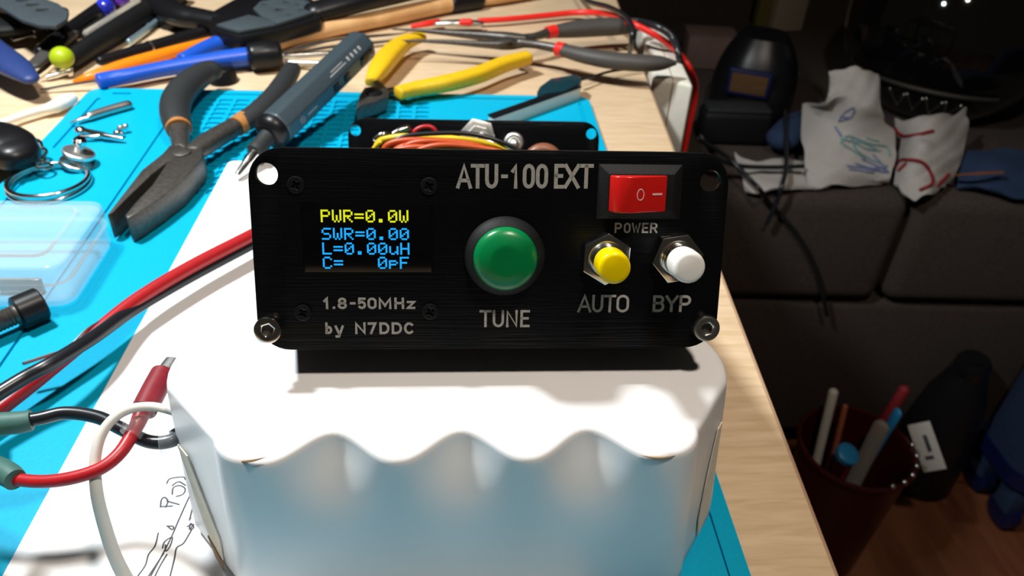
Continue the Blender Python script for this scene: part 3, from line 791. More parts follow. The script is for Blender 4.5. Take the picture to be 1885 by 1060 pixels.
# soldering pen
ia, ib = P(668, 82, 30), P(505, 238, 13)
idr = (ib - ia).normalized(); isd = idr.cross(V((0, 0, 1))).normalized(); iup = isd.cross(idr).normalized()
if iup.z < 0: iup = -iup
IL = (ib - ia).length; IR = mm(ib, 72) / 2
IF = Fr(ia, idr, isd, iup)
t_ = thing('soldering_pen', 'blue-grey aluminium soldering pen leaning over the pliers grip behind the tuner', 'soldering iron', P(590, 190, 0))
def isec(s, n=8):
    return [(math.cos(math.pi / 8 + k * math.pi / 4) * s, math.sin(math.pi / 8 + k * math.pi / 4) * s) for k in range(n)]
def iring(t, s): return [IF(t, a, b) for a, b in isec(s)]
bd = loft([iring(0, IR * 0.80), iring(1.5, IR * 0.95), iring(4, IR), iring(IL - 2, IR), iring(IL, IR * 0.96)])
body = part('body', bevel(bd, 0.8, 3, 30), IRON, t_)
part('collar', lathe(IF(IL, 0, 0), idr, [(0, IR * 0.94), (2, IR * 0.93), (4.5, IR * 0.82), (6, IR * 0.55), (6.2, IR * 0.4)], 32), BLACK, t_)
tipd = (P(432, 328, 2.5) - IF(IL + 5, 0, 0)).normalized(); tl = (P(432, 328, 2.5) - IF(IL + 5, 0, 0)).length
part('ferrule', lathe(IF(IL + 4, 0, 0), tipd, [(0, 4.2), (tl * 0.30, 4.0), (tl * 0.34, 4.4), (tl * 0.44, 4.3), (tl * 0.46, 3.0)], 24), GRIP, t_)
part('tip', lathe(IF(IL + 4, 0, 0) + tipd * tl * 0.42, tipd, [(0, 2.6), (tl * 0.2, 2.6), (tl * 0.26, 2.2), (tl * 0.40, 2.0), (tl * 0.55, 1.5), (tl * 0.57, 0.3)], 20), CHROME, t_)
sgn = 1 if isd.dot(RT) > 0 else -1            # the face turned right, towards the viewer
def iface(ang, t0, t1, w0, w1, h, m, name, par, lab=None):
    c, s = math.cos(ang), math.sin(ang); ap = IR * math.cos(math.pi / 8)
    fr = Fr(ia, idr, isd * (-s * 1) + iup * c, isd * c + iup * s)
    return part(name, box(((t0 + t1) / 2, (w0 + w1) / 2, ap + h / 2), (t1 - t0, abs(w1 - w0), h), fr, 0.15), m, par, lab)
A0 = 0 if sgn > 0 else math.pi
iface(A0, IL * 0.06, IL * 0.20, -2.6, 2.6, 0.3, GLASSBLK, 'screen', body, 'small black screen')
for q in (0.34, 0.46):
    iface(A0, IL * q, IL * (q + 0.06), -1.8, 1.8, 0.5, BLACK, 'button', body)
A1 = math.pi / 4 if sgn > 0 else 3 * math.pi / 4
for q in range(4):
    iface(A1, IL * (0.14 + 0.045 * q), IL * (0.158 + 0.045 * q), -0.9, 1.5, 0.08, PRINT, 'white_dash', body, 'pale printed dash')
iface(A1, IL * 0.32, IL * 0.5, 0.6, 1.2, 0.08, PRINT, 'white_stripe', body, 'pale printed stripe')
iface(A1, IL * 0.34, IL * 0.47, -0.9, -0.4, 0.08, PRINT, 'white_stripe', body, 'pale printed stripe')
c_, s_ = math.cos(A0), math.sin(A0); ap_ = IR * math.cos(math.pi / 8)
fr_ = Fr(ia, idr, iup * c_ - isd * s_, isd * c_ + iup * s_)
part('round_mark', join(ring(fr_(IL * 0.86, 0, ap_ + 0.02), 1.7, 0.16, fr_.ex, fr_.ey, 20, 6), box((IL * 0.86, 0, ap_ + 0.05), (1.6, 0.4, 0.1), fr_), *[box((IL * (0.80 - 0.014 * q), 0, ap_ + 0.05), (1.0, 0.9, 0.08), fr_) for q in range(7)]), PRINT, body, 'small round emblem with illegible lettering')

# cotton swab
t_ = thing('cotton_swab', 'white cotton swab lying left of the mat corner', 'cotton swab', P(70, 205, ZT))
part('stick', ptube([(-10, 232, 1.5, 13), (40, 213, 1.5, 13), (95, 197, 1.5, 14)]), COTTON, t_)
part('cotton_tip', ptube([(84, 201, 1.8, 15), (105, 194, 2.4, 23), (122, 186, 2.6, 25), (133, 181, 2.4, 20)], n=18), COTTON, t_)
# grey bit
t_ = thing('driver_bit', 'grey metal driver bit with wedge tip on the mat below the blue screwdriver', 'driver bit', P(185, 210, 0))
part('shank', ptube([(165, 214, 2.6, 16), (200, 203, 2.6, 17), (236, 193, 2.6, 17)], k=4), STEEL, t_)
part('wedge_tip', ptube([(130, 226, 1.6, 4), (148, 220, 2.2, 11), (168, 213, 2.6, 16)], k=3, flat=0.7, sq=0.7), CHROME, t_)
# small chrome fork
t_ = thing('terminal_fork', 'small chrome forked terminal on the mat below the grey driver bit', 'terminal', P(185, 250, 0))
part('prong', ptube([(145, 238, 3.5, 11), (165, 243, 3.5, 11), (190, 248, 3.2, 11), (198, 250, 3, 9)], k=4), CHROME, t_)
part('prong', ptube([(147, 252, 2.5, 9), (170, 252, 2.5, 8), (190, 250, 2.5, 9)], k=4), CHROME, t_)
part('pin', ptube([(192, 250, 3, 13), (203, 252, 2.8, 11), (226, 255, 2.5, 7)], k=4), CHROME, t_)
part('eye', ball(P(148, 240, 3.6), 2.7, (1, 1, 0.8)), CHROME, t_)
# ball studs
t_ = thing('ball_stud', 'tiny chrome ball stud cluster right of the forked terminal', 'stud', P(220, 245, 0))
for u, v, z, r in ((216, 246, 2.2, 2.1), (222, 236, 3.2, 1.7), (231, 233, 3.4, 1.6), (224, 247, 1.6, 1.5)):
    part('ball', ball(P(u, v, z), r, seg=16), CHROME, t_)
# thumb screw with two knurled discs
t_ = thing('thumb_screw', 'chrome thumb screw with two knurled washers standing beside the key ring', 'screw', P(142, 306, 0))
q0 = P(142, 306, 0.2); qd = (P(148, 258, 13) - q0).normalized()
def knurl(t, r, h):
    return lathe(q0 + qd * t, qd, [(0, r - 0.4), (0.35, r), (h - 0.35, r), (h, r - 0.4)], 40)
part('washer', knurl(0.3, 7.6, 2.4), STEEL, t_)
part('washer', knurl(5.8, 7.0, 2.2), NICKEL, t_)
part('shaft', lathe(q0, qd, [(0, 2.1), (11, 2.1), (11.2, 1.6), (13, 1.6)] , 20), CHROME, t_)
part('cap', lathe(q0 + qd * 12, qd, [(0, 3.0), (1.8, 3.0), (2.6, 2.2), (2.6, 0)], 20), CHROME, t_)
# keychain
t_ = thing('keychain', 'black rubber key fob with chrome chain and split ring at left', 'keychain', P(60, 300, 0))
part('fob', ptube([(-70, 262, 10, 120), (-20, 268, 10, 118), (15, 276, 10, 108), (30, 283, 10, 84)], n=24, flat=0.62, sq=0.75), BLACK, t_)
rc = P(91, 337, 1.6); e_ = mm(rc, 68)
part('split_ring', join(ring(rc, e_, 1.3, (1, 0, 0), (0, 1, 0.04), 60, 10), ring(rc + V((0, 0, 1.9)), e_ * 0.985, 1.1, (1, 0, 0), (0, 1, -0.03), 60, 10)), CHROME, t_)
for i, (u, v, z) in enumerate(((50, 262, 4), (64, 270, 4), (72, 281, 4.5), (74, 294, 4), (80, 304, 5))):
    c = P(u, v, z); a = 0.7 * i
    part('chain_link', ring(c, 3.3, 0.8, (math.cos(a), math.sin(a), 0.25), (-math.sin(a) * 0.6, math.cos(a) * 0.6, 0.8 if i % 2 else 0.1), 20, 8), CHROME, t_)
# clear box
t_ = thing('plastic_box', 'clear plastic hinged box on the mat at the left edge', 'box', P(60, 470, 0))
zc = 19.0
c0, c1, c2, c3 = P(-120, 375, zc), P(160, 362, zc), P(172, 470, zc), P(-120, 500, zc)
xa, xb = -215.0, (c1.x + c2.x) / 2
ya, yb_ = P(90, 492, zc).y, P(80, 366, zc).y
def shell(z0, z1, x0, x1, y0, y1, r, t, dome=0.0):
    o = [V((x, y, z1)) for x, y in rrect(x0, x1, y0, y1, r)]
    rs = [[V((x, y, z0)) for x, y in rrect(x0, x1, y0, y1, r)], [V((x, y, z1 - 2.0)) for x, y in rrect(x0, x1, y0, y1, r)],
          [V((x, y, z1 - 0.6)) for x, y in rrect(x0 + .6, x1 - .6, y0 + .6, y1 - .6, r - .5)], [V((x, y, z1)) for x, y in rrect(x0 + 2, x1 - 2, y0 + 2, y1 - 2, r - 1.5)]]
    inn = [[V((x, y, z1 - t)) for x, y in rrect(x0 + 2.4, x1 - 2.4, y0 + 2.4, y1 - 2.4, r - 1.6)], [V((x, y, z1 - 2.2)) for x, y in rrect(x0 + t, x1 - t, y0 + t, y1 - t, r - t)],
           [V((x, y, z0)) for x, y in rrect(x0 + t, x1 - t, y0 + t, y1 - t, r - t)]]
    bm = bmesh.new()
    R = [[bm.verts.new(p) for p in q] for q in rs + inn]; n = len(R[0])
    for i in range(3):
        for j in range(n): bm.faces.new((R[i][j], R[i][(j + 1) % n], R[i + 1][(j + 1) % n], R[i + 1][j]))
    bm.faces.new(R[3])
    for i in range(4, 6):
        for j in range(n): bm.faces.new((R[i][j], R[i][(j + 1) % n], R[i + 1][(j + 1) % n], R[i + 1][j]))
    bm.faces.new(R[4])
    for j in range(n): bm.faces.new((R[6][j], R[6][(j + 1) % n], R[0][(j + 1) % n], R[0][j]))
    return bm
lid_ = part('lid', shell(10.6, zc, xa, xb, ya, yb_, 7, 1.3), CLEARB, t_)
part('ridge', tube([(x, y, zc + 0.1, 0.7) for x, y in rrect(xa + 8, xb - 8, ya + 7, yb_ - 7, 4, 4)] + [(xb - 8, yb_ - 11, zc + 0.1, 0.7)], 1, 8), CLEARB, lid_)
bb = shell(-10.2, -0.3, xa + 0.8, xb - 0.8, ya + 0.8, yb_ - 0.8, 6.5, 1.3)
for v in bb.verts: v.co.z = -v.co.z
part('tray', bb, CLEARB, t_)
lx = P(50, 510, 12).x
part('latch', join(box((lx, ya - 1.1, 11.5), (15, 1.6, 7), bev=0.5), box((lx, ya - 2.2, 9.2), (15, 1.4, 1.6), bev=0.4)), CLEARB, t_)
# bolt
t_ = thing('socket_bolt', 'black socket head bolt on the mat under the clear box', 'bolt', P(30, 585, 0))
h0 = P(30, 578, 6.3); h1 = P(58, 566, 6.3); bd_ = (h1 - h0).normalized()
part('head', lathe(h0, bd_, [(0, 5.3), (0.5, 6.1), (8.3, 6.1), (8.9, 5.5), (8.9, 3.4), (5, 3.2), (5, 0)], 32), BLACK, t_)
part('shank', lathe(h0, -bd_, [(0, 3.7)] + [(0.6 * i, 3.6 if i % 2 else 3.25) for i in range(1, 60)], 24), DSTEEL, t_)
# solder crumb
solo('solder_crumb', ptube([(281, 404, 0.9, 6), (292, 404, 0.9, 9), (304, 403, 0.9, 8)], k=4), STICK_WOOD, 'small pale crumb on the mat in front of the pliers jaws', 'crumb', P(292, 404, 0))

# red and black power cable
t_ = thing('power_cable', 'red and black twin power cable running left from behind the tuner across the paper', 'cable', P(230, 590, 0))
part('red_wire', ptube([(640, 345, 11, 22), (540, 392, 11, 22), (465, 432, 11, 23), (350, 492, 11, 25), (250, 553, 11, 26), (170, 617, 10, 27), (95, 678, 8, 28), (40, 722, 7, 29), (-30, 775, 6, 30), (-80, 810, 6, 30)] + ext((-80, 810, 6, 30), [(-60, 5, 4), (-160, 10, 4), (-300, 30, 4)]), n=16), REDW, t_)
part('black_wire', ptube([(640, 360, 7, 22), (540, 406, 7, 22), (465, 447, 7, 23), (350, 508, 7.5, 24), (250, 566, 9, 25), (170, 622, 14, 26), (95, 668, 16, 26), (40, 698, 15, 27), (-30, 742, 14, 28), (-80, 775, 14, 28)] + ext((-80, 775, 14, 28), [(-60, 12, 8), (-160, 22, 4), (-300, 44, 4)]), n=16), BLKW, t_)
part('bare_strand', ptube([(195, 586, 12, 4), (160, 606, 13, 4.5), (125, 640, 12, 5), (95, 652, 11, 6), (44, 669, 10, 7)], k=6, n=8), STEEL, t_)

# ------------------------------------------------------------------ pile of tools at the top left
def Z(f, x, y, z, w): 
    u, v = f(x, y); return (u, v, z, w)
# navy handle
solo('navy_tool', ptube([(-80, 45, 12, 64), (-20, 92, 12, 64), (25, 122, 12, 58), (55, 144, 11, 34)], n=20, flat=0.55), NAVY, 'dark navy plastic tool handle at the left edge above the cotton swab', 'tool handle', P(20, 125, ZT))
# strap
sp = [(-90, -45), (-20, 5), (0, 18), (42, 44), (75, 54), (105, 55), (125, 43), (128, 28), (110, 14), (73, 0), (20, -22), (-20, -45)]
stp = [P(u, v, 22) for u, v in sp]
o_ = stp[0]
fr_ = Fr((0, 0, 22), (1, 0, 0), (0, 1, 0), (0, 0, 1))
hh = []
for u, v in ((22, -2), (43, 7), (62, 15.5), (80, 25)):
    c = P(u, v, 22); hh.append(circ(c.x, c.y, mm(c, 11), 14, mm(c, 10))[::-1])
solo('rubber_strap', plate([(p.x, p.y) for p in stp], hh, fr_, 2.6, 0.6), STRAP, 'slate grey rubber strap end with a row of punched holes', 'strap', P(60, 30, ZT))
solo('black_pouch', ptube([(-90, 30, 9, 90), (-20, 45, 9, 95), (40, 42, 9, 80), (95, 22, 8, 60)], flat=0.30, sq=0.8, n=20), BLACKM, 'black fabric pouch lying under the rubber strap', 'pouch', P(20, 60, ZT))
solo('dark_flat_bar', ptube([(62, 120, 4, 26), (95, 92, 4, 28), (130, 62, 4, 26)], flat=0.4, sq=0.5, n=16), GRIP2, 'dark olive flat bar behind the lime ball', 'bar', P(95, 92, ZT))
t_ = thing('ball_pin', 'lime green dome head on a thin wooden stick beside the navy handle', 'pin', P(100, 125, ZT))
part('head', ball(P(114, 106, 9), mm(P(114, 106, 9), 21), (1, 1, 0.95)), LIME, t_)
part('stick', ptube([(105, 116, 7, 7), (90, 130, 3, 7), (74, 142, 0, 7)], k=4), STICK_WOOD, t_)
for u, v, lab in ((57, 66, 'chrome machine screw lying under the tip of the rubber strap'), (150, 46, 'chrome machine screw right of the rubber strap tip'), (123, 133, 'chrome machine screw just below the lime ball'), (205, 21, None)):
    if lab is None or u == 140: continue
    t_ = thing('machine_screw', lab, 'screw', P(u, v, ZT), 'loose chrome screws in the pile')
    c = P(u, v, 0.5); d = V((0.8, 0.5, 0.1)).normalized()
    part('head', lathe(c, d, [(0, 3.4), (2.2, 3.4), (3.0, 2.4), (3.0, 0)], 20), CHROME, t_)
    part('shaft', lathe(c, -d, [(0, 1.7), (11, 1.7), (11.4, 1.2)], 16), CHROME, t_)
t_ = thing('black_screwdriver', 'long black round screwdriver handle running up right of the lime ball', 'screwdriver', P(220, 60, ZT))
part('handle', ptube([(130, 110, 5, 30), (170, 82, 5.5, 34), (215, 54, 6, 36), (264, 24, 6, 36), (330, -14, 6, 34)], n=18), BLACKM, t_)
part('shaft', ptube([(134, 108, 3.5, 9), (104, 128, 1, 8)], k=2), STEEL, t_)
solo('pen_tube', ptube([(160, 62, 8, 15), (192, 44, 8, 17), (230, 22, 8, 19), (270, -4, 8, 20)], n=16), CLEART, 'grey translucent pen tube lying behind the black screwdriver', 'pen tube', P(215, 30, ZT))
solo('glass_marble', ball(P(194, 14, 5), mm(P(194, 14, 5), 17)), MARBLE, 'round blue glass marble at the top beside the pen tube', 'marble', P(194, 20, ZT))
solo('glass_marble', ball(P(224, -2, 5), mm(P(224, -2, 5), 15)), MARBLE2, 'purple glass marble behind the blue one', 'marble', P(222, 8, ZT))
solo('black_wallet', box((0, 0, 3), (46, 20, 6), Fr(P(160, 60, ZT), V((0.8, 0.62, 0)).normalized(), V((-0.62, 0.8, 0)).normalized(), (0, 0, 1)), 1.5), BLACKM, 'flat black case lying between the rubber strap and the black screwdriver', 'case', P(160, 60, ZT))
solo('black_marker', ptube([(75, 96, 4, 24), (120, 62, 4, 26), (165, 30, 4, 26), (215, -6, 4, 24)], n=16), BLACK, 'thick black marker lying between the rubber strap and the glass marbles', 'marker', P(120, 62, ZT))
solo('black_puck', lathe(P(322, 48, ZT), (0, 0, 1), [(0, 9.5), (1, 10.2), (10, 9.8), (12, 8.6), (12, 0)], 32), BLACK, 'black round puck standing between the hex key and the crimping tool', 'puck', P(322, 48, ZT))
t_ = thing('hex_key', 'pale blue steel hex key lying on the wood above the orange pen', 'hex key', P(270, 50, ZT))
part('long_arm', ptube([(238, 76, 1, 12), (272, 52, 1, 12), (303, 27, 1, 12)], k=3, n=6), PALEBL, t_)
part('short_arm', ptube([(258, 37, 1, 8), (266, 38, 1, 8), (272, 46, 1, 8)], k=3, n=6), PALEBL, t_)
t_ = thing('black_pen', 'slim black pen with silver ring lying behind the orange pen', 'pen', P(300, 80, ZT))
part('barrel', ptube([(185, 112, 2.5, 18), (235, 98, 2.5, 20), (300, 80, 2.5, 22), (372, 60, 2.5, 22), (394, 53, 2.5, 18)], n=18), BLACK, t_)
part('ring', ptube([(274, 87, 2.5, 23.5), (277, 86, 2.5, 23.5)], k=1, ends='flat', n=20), STEEL, t_)
solo('orange_pen', ptube([(136, 150, -1, 5), (165, 142, 1, 18), (230, 121, 2, 24), (310, 98, 2, 22), (370, 80, 2, 16), (404, 67, 2, 7)], n=20), ORANGE, 'bright orange tapered spudger between the black pen and the blue screwdriver', 'spudger', P(280, 105, ZT))
t_ = thing('blue_screwdriver', 'royal blue screwdriver with thin steel blade lying along the far edge of the mat', 'screwdriver', P(320, 130, ZT))
part('handle', ptube([(182, 150, 4, 29), (205, 145, 4, 29), (235, 140, 4.2, 28), (300, 127, 4.6, 28), (380, 114, 5, 31), (440, 106, 5.2, 34), (460, 104, 5.2, 33)], n=20, ends='soft'), BLUEH, t_)
part('blade', ptube([(186, 149, 3, 8), (130, 157, 1, 7), (76, 166, -1, 6)], k=3), CHROME, t_)
t_ = thing('blue_marker', 'blue marker with dark navy cap lying above the blue screwdriver', 'marker', P(400, 85, ZT))
part('barrel', ptube([(335, 112, 4.6, 26), (380, 90, 4.8, 30), (426, 72, 5, 32)], k=4, n=18, ends='soft'), BLUEH, t_)
part('cap', ptube([(426, 72, 5, 34), (455, 72, 5, 36), (490, 74, 5, 34)], k=4, n=18, ends='soft'), NAVY2, t_)
t_ = thing('nut_driver', 'black-handled nut driver with chrome shaft beside the wooden handle', 'nut driver', P(500, 100, ZT))
part('handle', ptube([(462, 104, 7, 48), (490, 101, 7, 52), (514, 99, 7, 46)], k=4, n=20, ends='soft'), BLACK, t_)
part('collar', ptube([(515, 104, 5, 26), (524, 104, 5, 26)], k=1, ends='flat', n=20), CHROME, t_)
part('shaft', ptube([(520, 104, 5, 11), (580, 100, 5, 11), (640, 97, 5, 11)], k=3), CHROME, t_)
part('clip', ptube([(524, 114, 1.5, 9), (560, 116, 1.5, 9), (600, 117, 1.5, 9)], k=3), STEEL, t_)
t_ = thing('rubber_bumper', 'small black round rubber foot standing next to the pliers grip tip', 'rubber foot', P(412, 148, ZT))
part('base', lathe(P(412, 150, ZT), (0, 0, 1), [(0, 8.2), (0.6, 8.6), (7, 7.2), (8.4, 6.8), (9, 6.0), (9, 0)], 32), BLACK, t_)
# black perforated crimping tool
t_ = thing('crimping_tool', 'black crimping tool with perforated flat head plates at the top of the pile', 'crimping tool', P(520, 40, ZT))
zc_ = 14
pA = [(467, 22), (480, 9), (516, 1), (553, 2), (580, 13), (584, 26), (549, 38), (511, 50), (500, 44), (483, 37)]
pB = [(399, 51), (458, 33), (482, 38), (506, 46), (508, 51), (441, 63), (418, 57)]
fr_ = Fr((0, 0, zc_), (1, 0, 0), (0, 1, 0), (0, 0, 1)); hh = []
for u, v, w in ((528, 10, 6), (549, 14, 5), (515, 24, 8), (556, 24, 5), (533, 33, 4), (488, 14, 5)):
    c = P(u, v, zc_); hh.append(circ(c.x, c.y, mm(c, w), 12)[::-1])
pa_ = [P(u, v, zc_) for u, v in pA]; pb_ = [P(u, v, zc_) for u, v in pB]
part('head_plate', plate([(p.x, p.y) for p in pa_][::-1], hh, fr_, 2.5, 0.4), STRAP, t_, 'slate perforated plate')
part('head_plate', plate([(p.x, p.y) for p in pb_][::-1], [], fr_, 2.2, 0.4), STRAP, t_, 'slate plain plate')
part('body', prism([P(u, v, zc_ - 0.2) for u, v in ((385, 52), (440, 68), (512, 56), (590, 34), (600, 14), (560, -12), (440, -8), (390, 20))], (0, 0, -9), 1.5), BLACK, t_)
part('handle', ptube([(580, 24, 13, 50), (660, 2, 17, 50), (760, -20, 18, 46), (840, -38, 18, 40)], n=18, flat=0.8), BLACK, t_)
part('handle', ptube([(402, 40, 9, 42), (365, 34, 9, 46), (325, 26, 9, 50), (280, 0, 9, 46)], n=18, flat=0.8), BLACK, t_)
# wooden handle
t_ = thing('wooden_tool', 'pale round wooden tool handle with black collar lying behind the soldering pen', 'tool handle', P(680, 50, ZT))
part('grip', ptube([(506, 80, 3.5, 26), (560, 64, 3.7, 28), (640, 46, 4, 29), (730, 28, 4, 30), (800, 13, 4, 29), (838, 6, 4, 28)], n=20), HANDLE_WOOD, t_)
part('collar', ptube([(834, 7, 4, 32), (850, 4, 4, 33), (880, 0, 4, 31)], k=3, n=20), BLACK, t_)
part('ferrule_wood', ptube([(876, 1, 3, 22), (930, -6, 3, 22), (990, -16, 3, 20)], k=3, n=18), HANDLE_WOOD, t_)
# tweezers
t_ = thing('metal_tweezers', 'flat grey metal tweezers lying under the soldering pen', 'tweezers', P(640, 75, ZT))
part('arm', ptube([(520, 99, 0, 9), (560, 84, 1, 17), (620, 72, 2, 18), (690, 66, 2, 16), (735, 62, 1, 8), (752, 58, 0, 3)], flat=0.18, n=12), STEEL, t_)
part('arm', ptube([(545, 97, -1, 9), (600, 88, 0, 14), (660, 82, 0, 14), (720, 74, 0, 7), (748, 64, 0, 3)], flat=0.18, n=12), STEEL, t_)

# ------------------------------------------------------------------ yellow cutters and long nose pliers
t_ = thing('side_cutters', 'yellow handled side cutters open on the table right of the soldering pen', 'cutters', P(760, 150, ZT))
part('grip', ptube([Z(z2, 222, 408, 5, 22), Z(z2, 265, 340, 7, 38), Z(z2, 320, 270, 8, 40), Z(z2, 395, 208, 8, 32), Z(z2, 478, 182, 8, 22)], n=20, flat=0.75, sq=0.7, ends='soft'), YELG, t_)
part('grip', ptube([Z(z2, 360, 462, 7, 28), Z(z2, 450, 440, 7, 30), Z(z2, 600, 412, 8, 33), Z(z2, 750, 372, 8, 33), Z(z2, 880, 320, 8, 31), Z(z2, 1000, 285, 8, 27)], n=20, flat=0.85, sq=0.7, ends='soft'), YELG, t_)
part('arm', ptube([Z(z2, 235, 395, 5, 14), Z(z2, 270, 430, 5, 16), Z(z2, 290, 460, 5, 18)], k=4, flat=0.7), DSTEEL, t_)
part('arm', ptube([Z(z2, 370, 460, 6, 16), Z(z2, 330, 450, 5, 18), Z(z2, 290, 460, 5, 18)], k=4, flat=0.7), DSTEEL, t_)
part('head', prism([P(*z2(x, y), 10) for x, y in ((165, 470), (190, 432), (260, 420), (310, 440), (300, 480), (250, 500), (180, 520), (150, 540))], (0, 0, -8), 0.8), DSTEEL, t_)
part('pivot', lathe(P(*z2(238, 462), 10), (0, 0, 1), [(0, 4.5), (0.7, 4.5), (1.1, 3.8), (1.1, 0)], 24), BLACK, t_)

t_ = thing('long_nose_pliers', 'long nose pliers with grey grips and red collars at the far right of the table', 'pliers', P(950, 80, ZT))
zl = 17
part('jaw', ptube([Z(z2, 330, 144, 14, 3), Z(z2, 450, 150, 14, 6), Z(z2, 600, 163, 14, 10), Z(z2, 800, 180, 14, 18), Z(z2, 900, 192, 14, 23), Z(z2, 985, 196, 14, 18)], sq=0.7), DSTEEL, t_)
part('jaw', ptube([Z(z2, 340, 205, 12, 3), Z(z2, 450, 203, 12, 5), Z(z2, 600, 208, 12, 8), Z(z2, 800, 221, 12, 13), Z(z2, 900, 222, 12, 18), Z(z2, 985, 212, 12, 16)], sq=0.7), DSTEEL, t_)
part('pivot', lathe(P(*z2(905, 200), zl + 0.5), (0, 0, 1), [(0, 4.5), (0.8, 4.5), (1.2, 3.5), (1.2, 0)], 24), DSTEEL, t_)
part('arm', ptube([Z(z2, 985, 188, 14, 15), Z(z2, 1040, 180, 14, 14), Z(z2, 1110, 160, 14, 18)], k=4), DSTEEL, t_)
part('arm', ptube([Z(z2, 960, 212, 13, 17), Z(z2, 1050, 222, 13, 15), Z(z2, 1170, 245, 13, 18)], k=4), DSTEEL, t_)
part('collar', ptube([Z(z2, 1095, 163, 14, 22), Z(z2, 1135, 155, 14, 24)], k=1, ends='flat', n=20), REDC, t_)
part('collar', ptube([Z(z2, 1145, 240, 13, 25), Z(z2, 1182, 250, 13, 27)], k=1, ends='flat', n=20), REDC, t_)
part('grip', ptube([Z(z2, 1130, 158, 13, 26), Z(z2, 1230, 145, 13, 35), Z(z2, 1350, 135, 13, 38), Z(z2, 1460, 130, 13, 36), Z(z2, 1545, 122, 13, 26)], n=20, flat=0.85), GRIP2, t_)
part('grip', ptube([Z(z2, 1180, 250, 13, 27), Z(z2, 1290, 278, 13, 33), Z(z2, 1420, 300, 13, 36), Z(z2, 1560, 312, 13, 36), Z(z2, 1660, 313, 13, 30), Z(z2, 1725, 312, 13, 12)], n=20, flat=0.85), GRIP2, t_)

# connector with cable, flat stick
t_ = thing('plug_connector', 'small glossy dark teal connector with thin lead under the long nose pliers', 'connector', P(1030, 155, ZT))
part('housing', prism([P(*z2(x, y), 9) for x, y in ((1045, 450), (1060, 425), (1115, 385), (1240, 365), (1270, 385), (1255, 415), (1180, 450), (1080, 462))], (0, 0, -9), 1.2), TEALP, t_)
part('lead', ptube([Z(z2, 1255, 395, 4, 8), Z(z2, 1320, 380, 3, 5), Z(z2, 1420, 352, 2, 5), Z(z2, 1560, 335, 1, 5)], k=5), BLKW, t_)
s0, s1 = P(905, 216, 7), P(1064, 160, 7); sd = (s1 - s0).normalized(); ss = V((sd.y, -sd.x, 0)).normalized()
if ss.y > 0: ss = -ss
s0.z = s1.z = 7.2; SF = Fr(s0, sd, ss, (0, 0, 1)); SLn = (s1 - s0).length
t_ = thing('flat_stick', 'black topped ivory flat stick lying diagonally over the mat corner', 'stick', P(985, 195, 0))
part('body', box((SLn / 2, 0, -3.6), (SLn, 4.6, 7.0), SF, 0.3), IVORY, t_)
part('top_strip', box((SLn / 2, -0.2, 0.35), (SLn + 1, 5.2, 0.9), SF, 0.2), BLACK, t_)

# white power strip box outside the table edge
t_ = thing('power_strip', 'off-white plastic power strip hanging beside the right table edge', 'power strip', P(1225, 150, -70))
q = [P(1176, 30, 2), P(1229, 52, 2), P(1277, 157, 2), P(1194, 140, 2)]
q[3] = V((max(q[3].x, edge_at(q[3].y).x + 2.5), q[3].y, 2)); q[0] = V((max(q[0].x, edge_at(q[0].y).x + 2.5), q[0].y, 2))
part('housing', prism(q, (0, 0, -62), 2.5, 3), IVORY, t_)
m0 = (q[0] + q[1]) / 2; m1 = (q[2] + q[3]) / 2 + V((0, -0.2, 0))
dm = (m1 - m0).normalized(); sm = V((dm.y, -dm.x, 0))
part('seam', join(box(((m1 - m0).length / 2, 0, 0.05), ((m1 - m0).length - 2, 0.5, 0.3), Fr(m0, dm, sm, (0, 0, 1))), box(((m1 - m0).length - 0.05, 0, -30), (0.5, 0.6, 58), Fr(m0, dm, sm, (0, 0, 1)))), CARD_D, t_)
# red cable with clip
t_ = thing('red_cable', 'thick bright red cable with grey plug looping over the table edge', 'cable', P(1000, 40, ZT))
part('cable', ptube([Z(z2, 760, 103, 2, 10), Z(z2, 900, 95, 2, 10), Z(z2, 1100, 76, 2, 10.5), Z(z2, 1250, 62, 3, 10.5), Z(z2, 1390, 68, 8, 10.5), Z(z2, 1500, 108, 18, 11), Z(z2, 1610, 162, 15, 11.5), Z(z2, 1720, 235, 6, 11.5), Z(z2, 1800, 335, -2, 11), Z(z2, 1833, 450, -25, 10.5)] + drop(z2(1833, 450), -25, 10.5, (-60, -140, -280)), n=14), REDC, t_)
part('plug', ptube([Z(z2, 550, 118, 2, 14), Z(z2, 620, 116, 3, 17), Z(z2, 700, 115, 3, 18), Z(z2, 765, 118, 2.5, 14)], k=5, flat=0.7, sq=0.8), STEEL, t_)
part('insert', ptube([Z(z2, 675, 110, 7, 13), Z(z2, 715, 110, 7, 13)], k=2), REDC, t_)
part('boot', ptube([Z(z2, 430, 130, 1, 8), Z(z2, 500, 118, 2, 11), Z(z2, 560, 108, 2, 10)], k=4), REDC, t_)
solo('black_cable', ptube([Z(z2, 1230, -60, 4, 9), Z(z2, 1290, 2, 8, 9), Z(z2, 1400, 35, 16, 9.5), Z(z2, 1480, 78, 22, 10), Z(z2, 1518, 135, 24, 10), Z(z2, 1515, 200, 18, 10), Z(z2, 1505, 265, 4, 9)], n=12), BLKW, 'black cable arching over the long nose pliers grip', 'cable', P(1160, 60, ZT))
solo('mains_cable', ptube([Z(z2, 1560, 108, 18, 13), Z(z2, 1650, 135, 19, 14), Z(z2, 1720, 190, 14, 14), Z(z2, 1752, 290, 5, 13), Z(z2, 1768, 420, -20, 12)] + drop(z2(1768, 420), -20, 13, (-60, -140, -280)), n=12), BLKW, 'black cord hanging down inside the red cable beside the table', 'cable', P(1270, 120, -60))

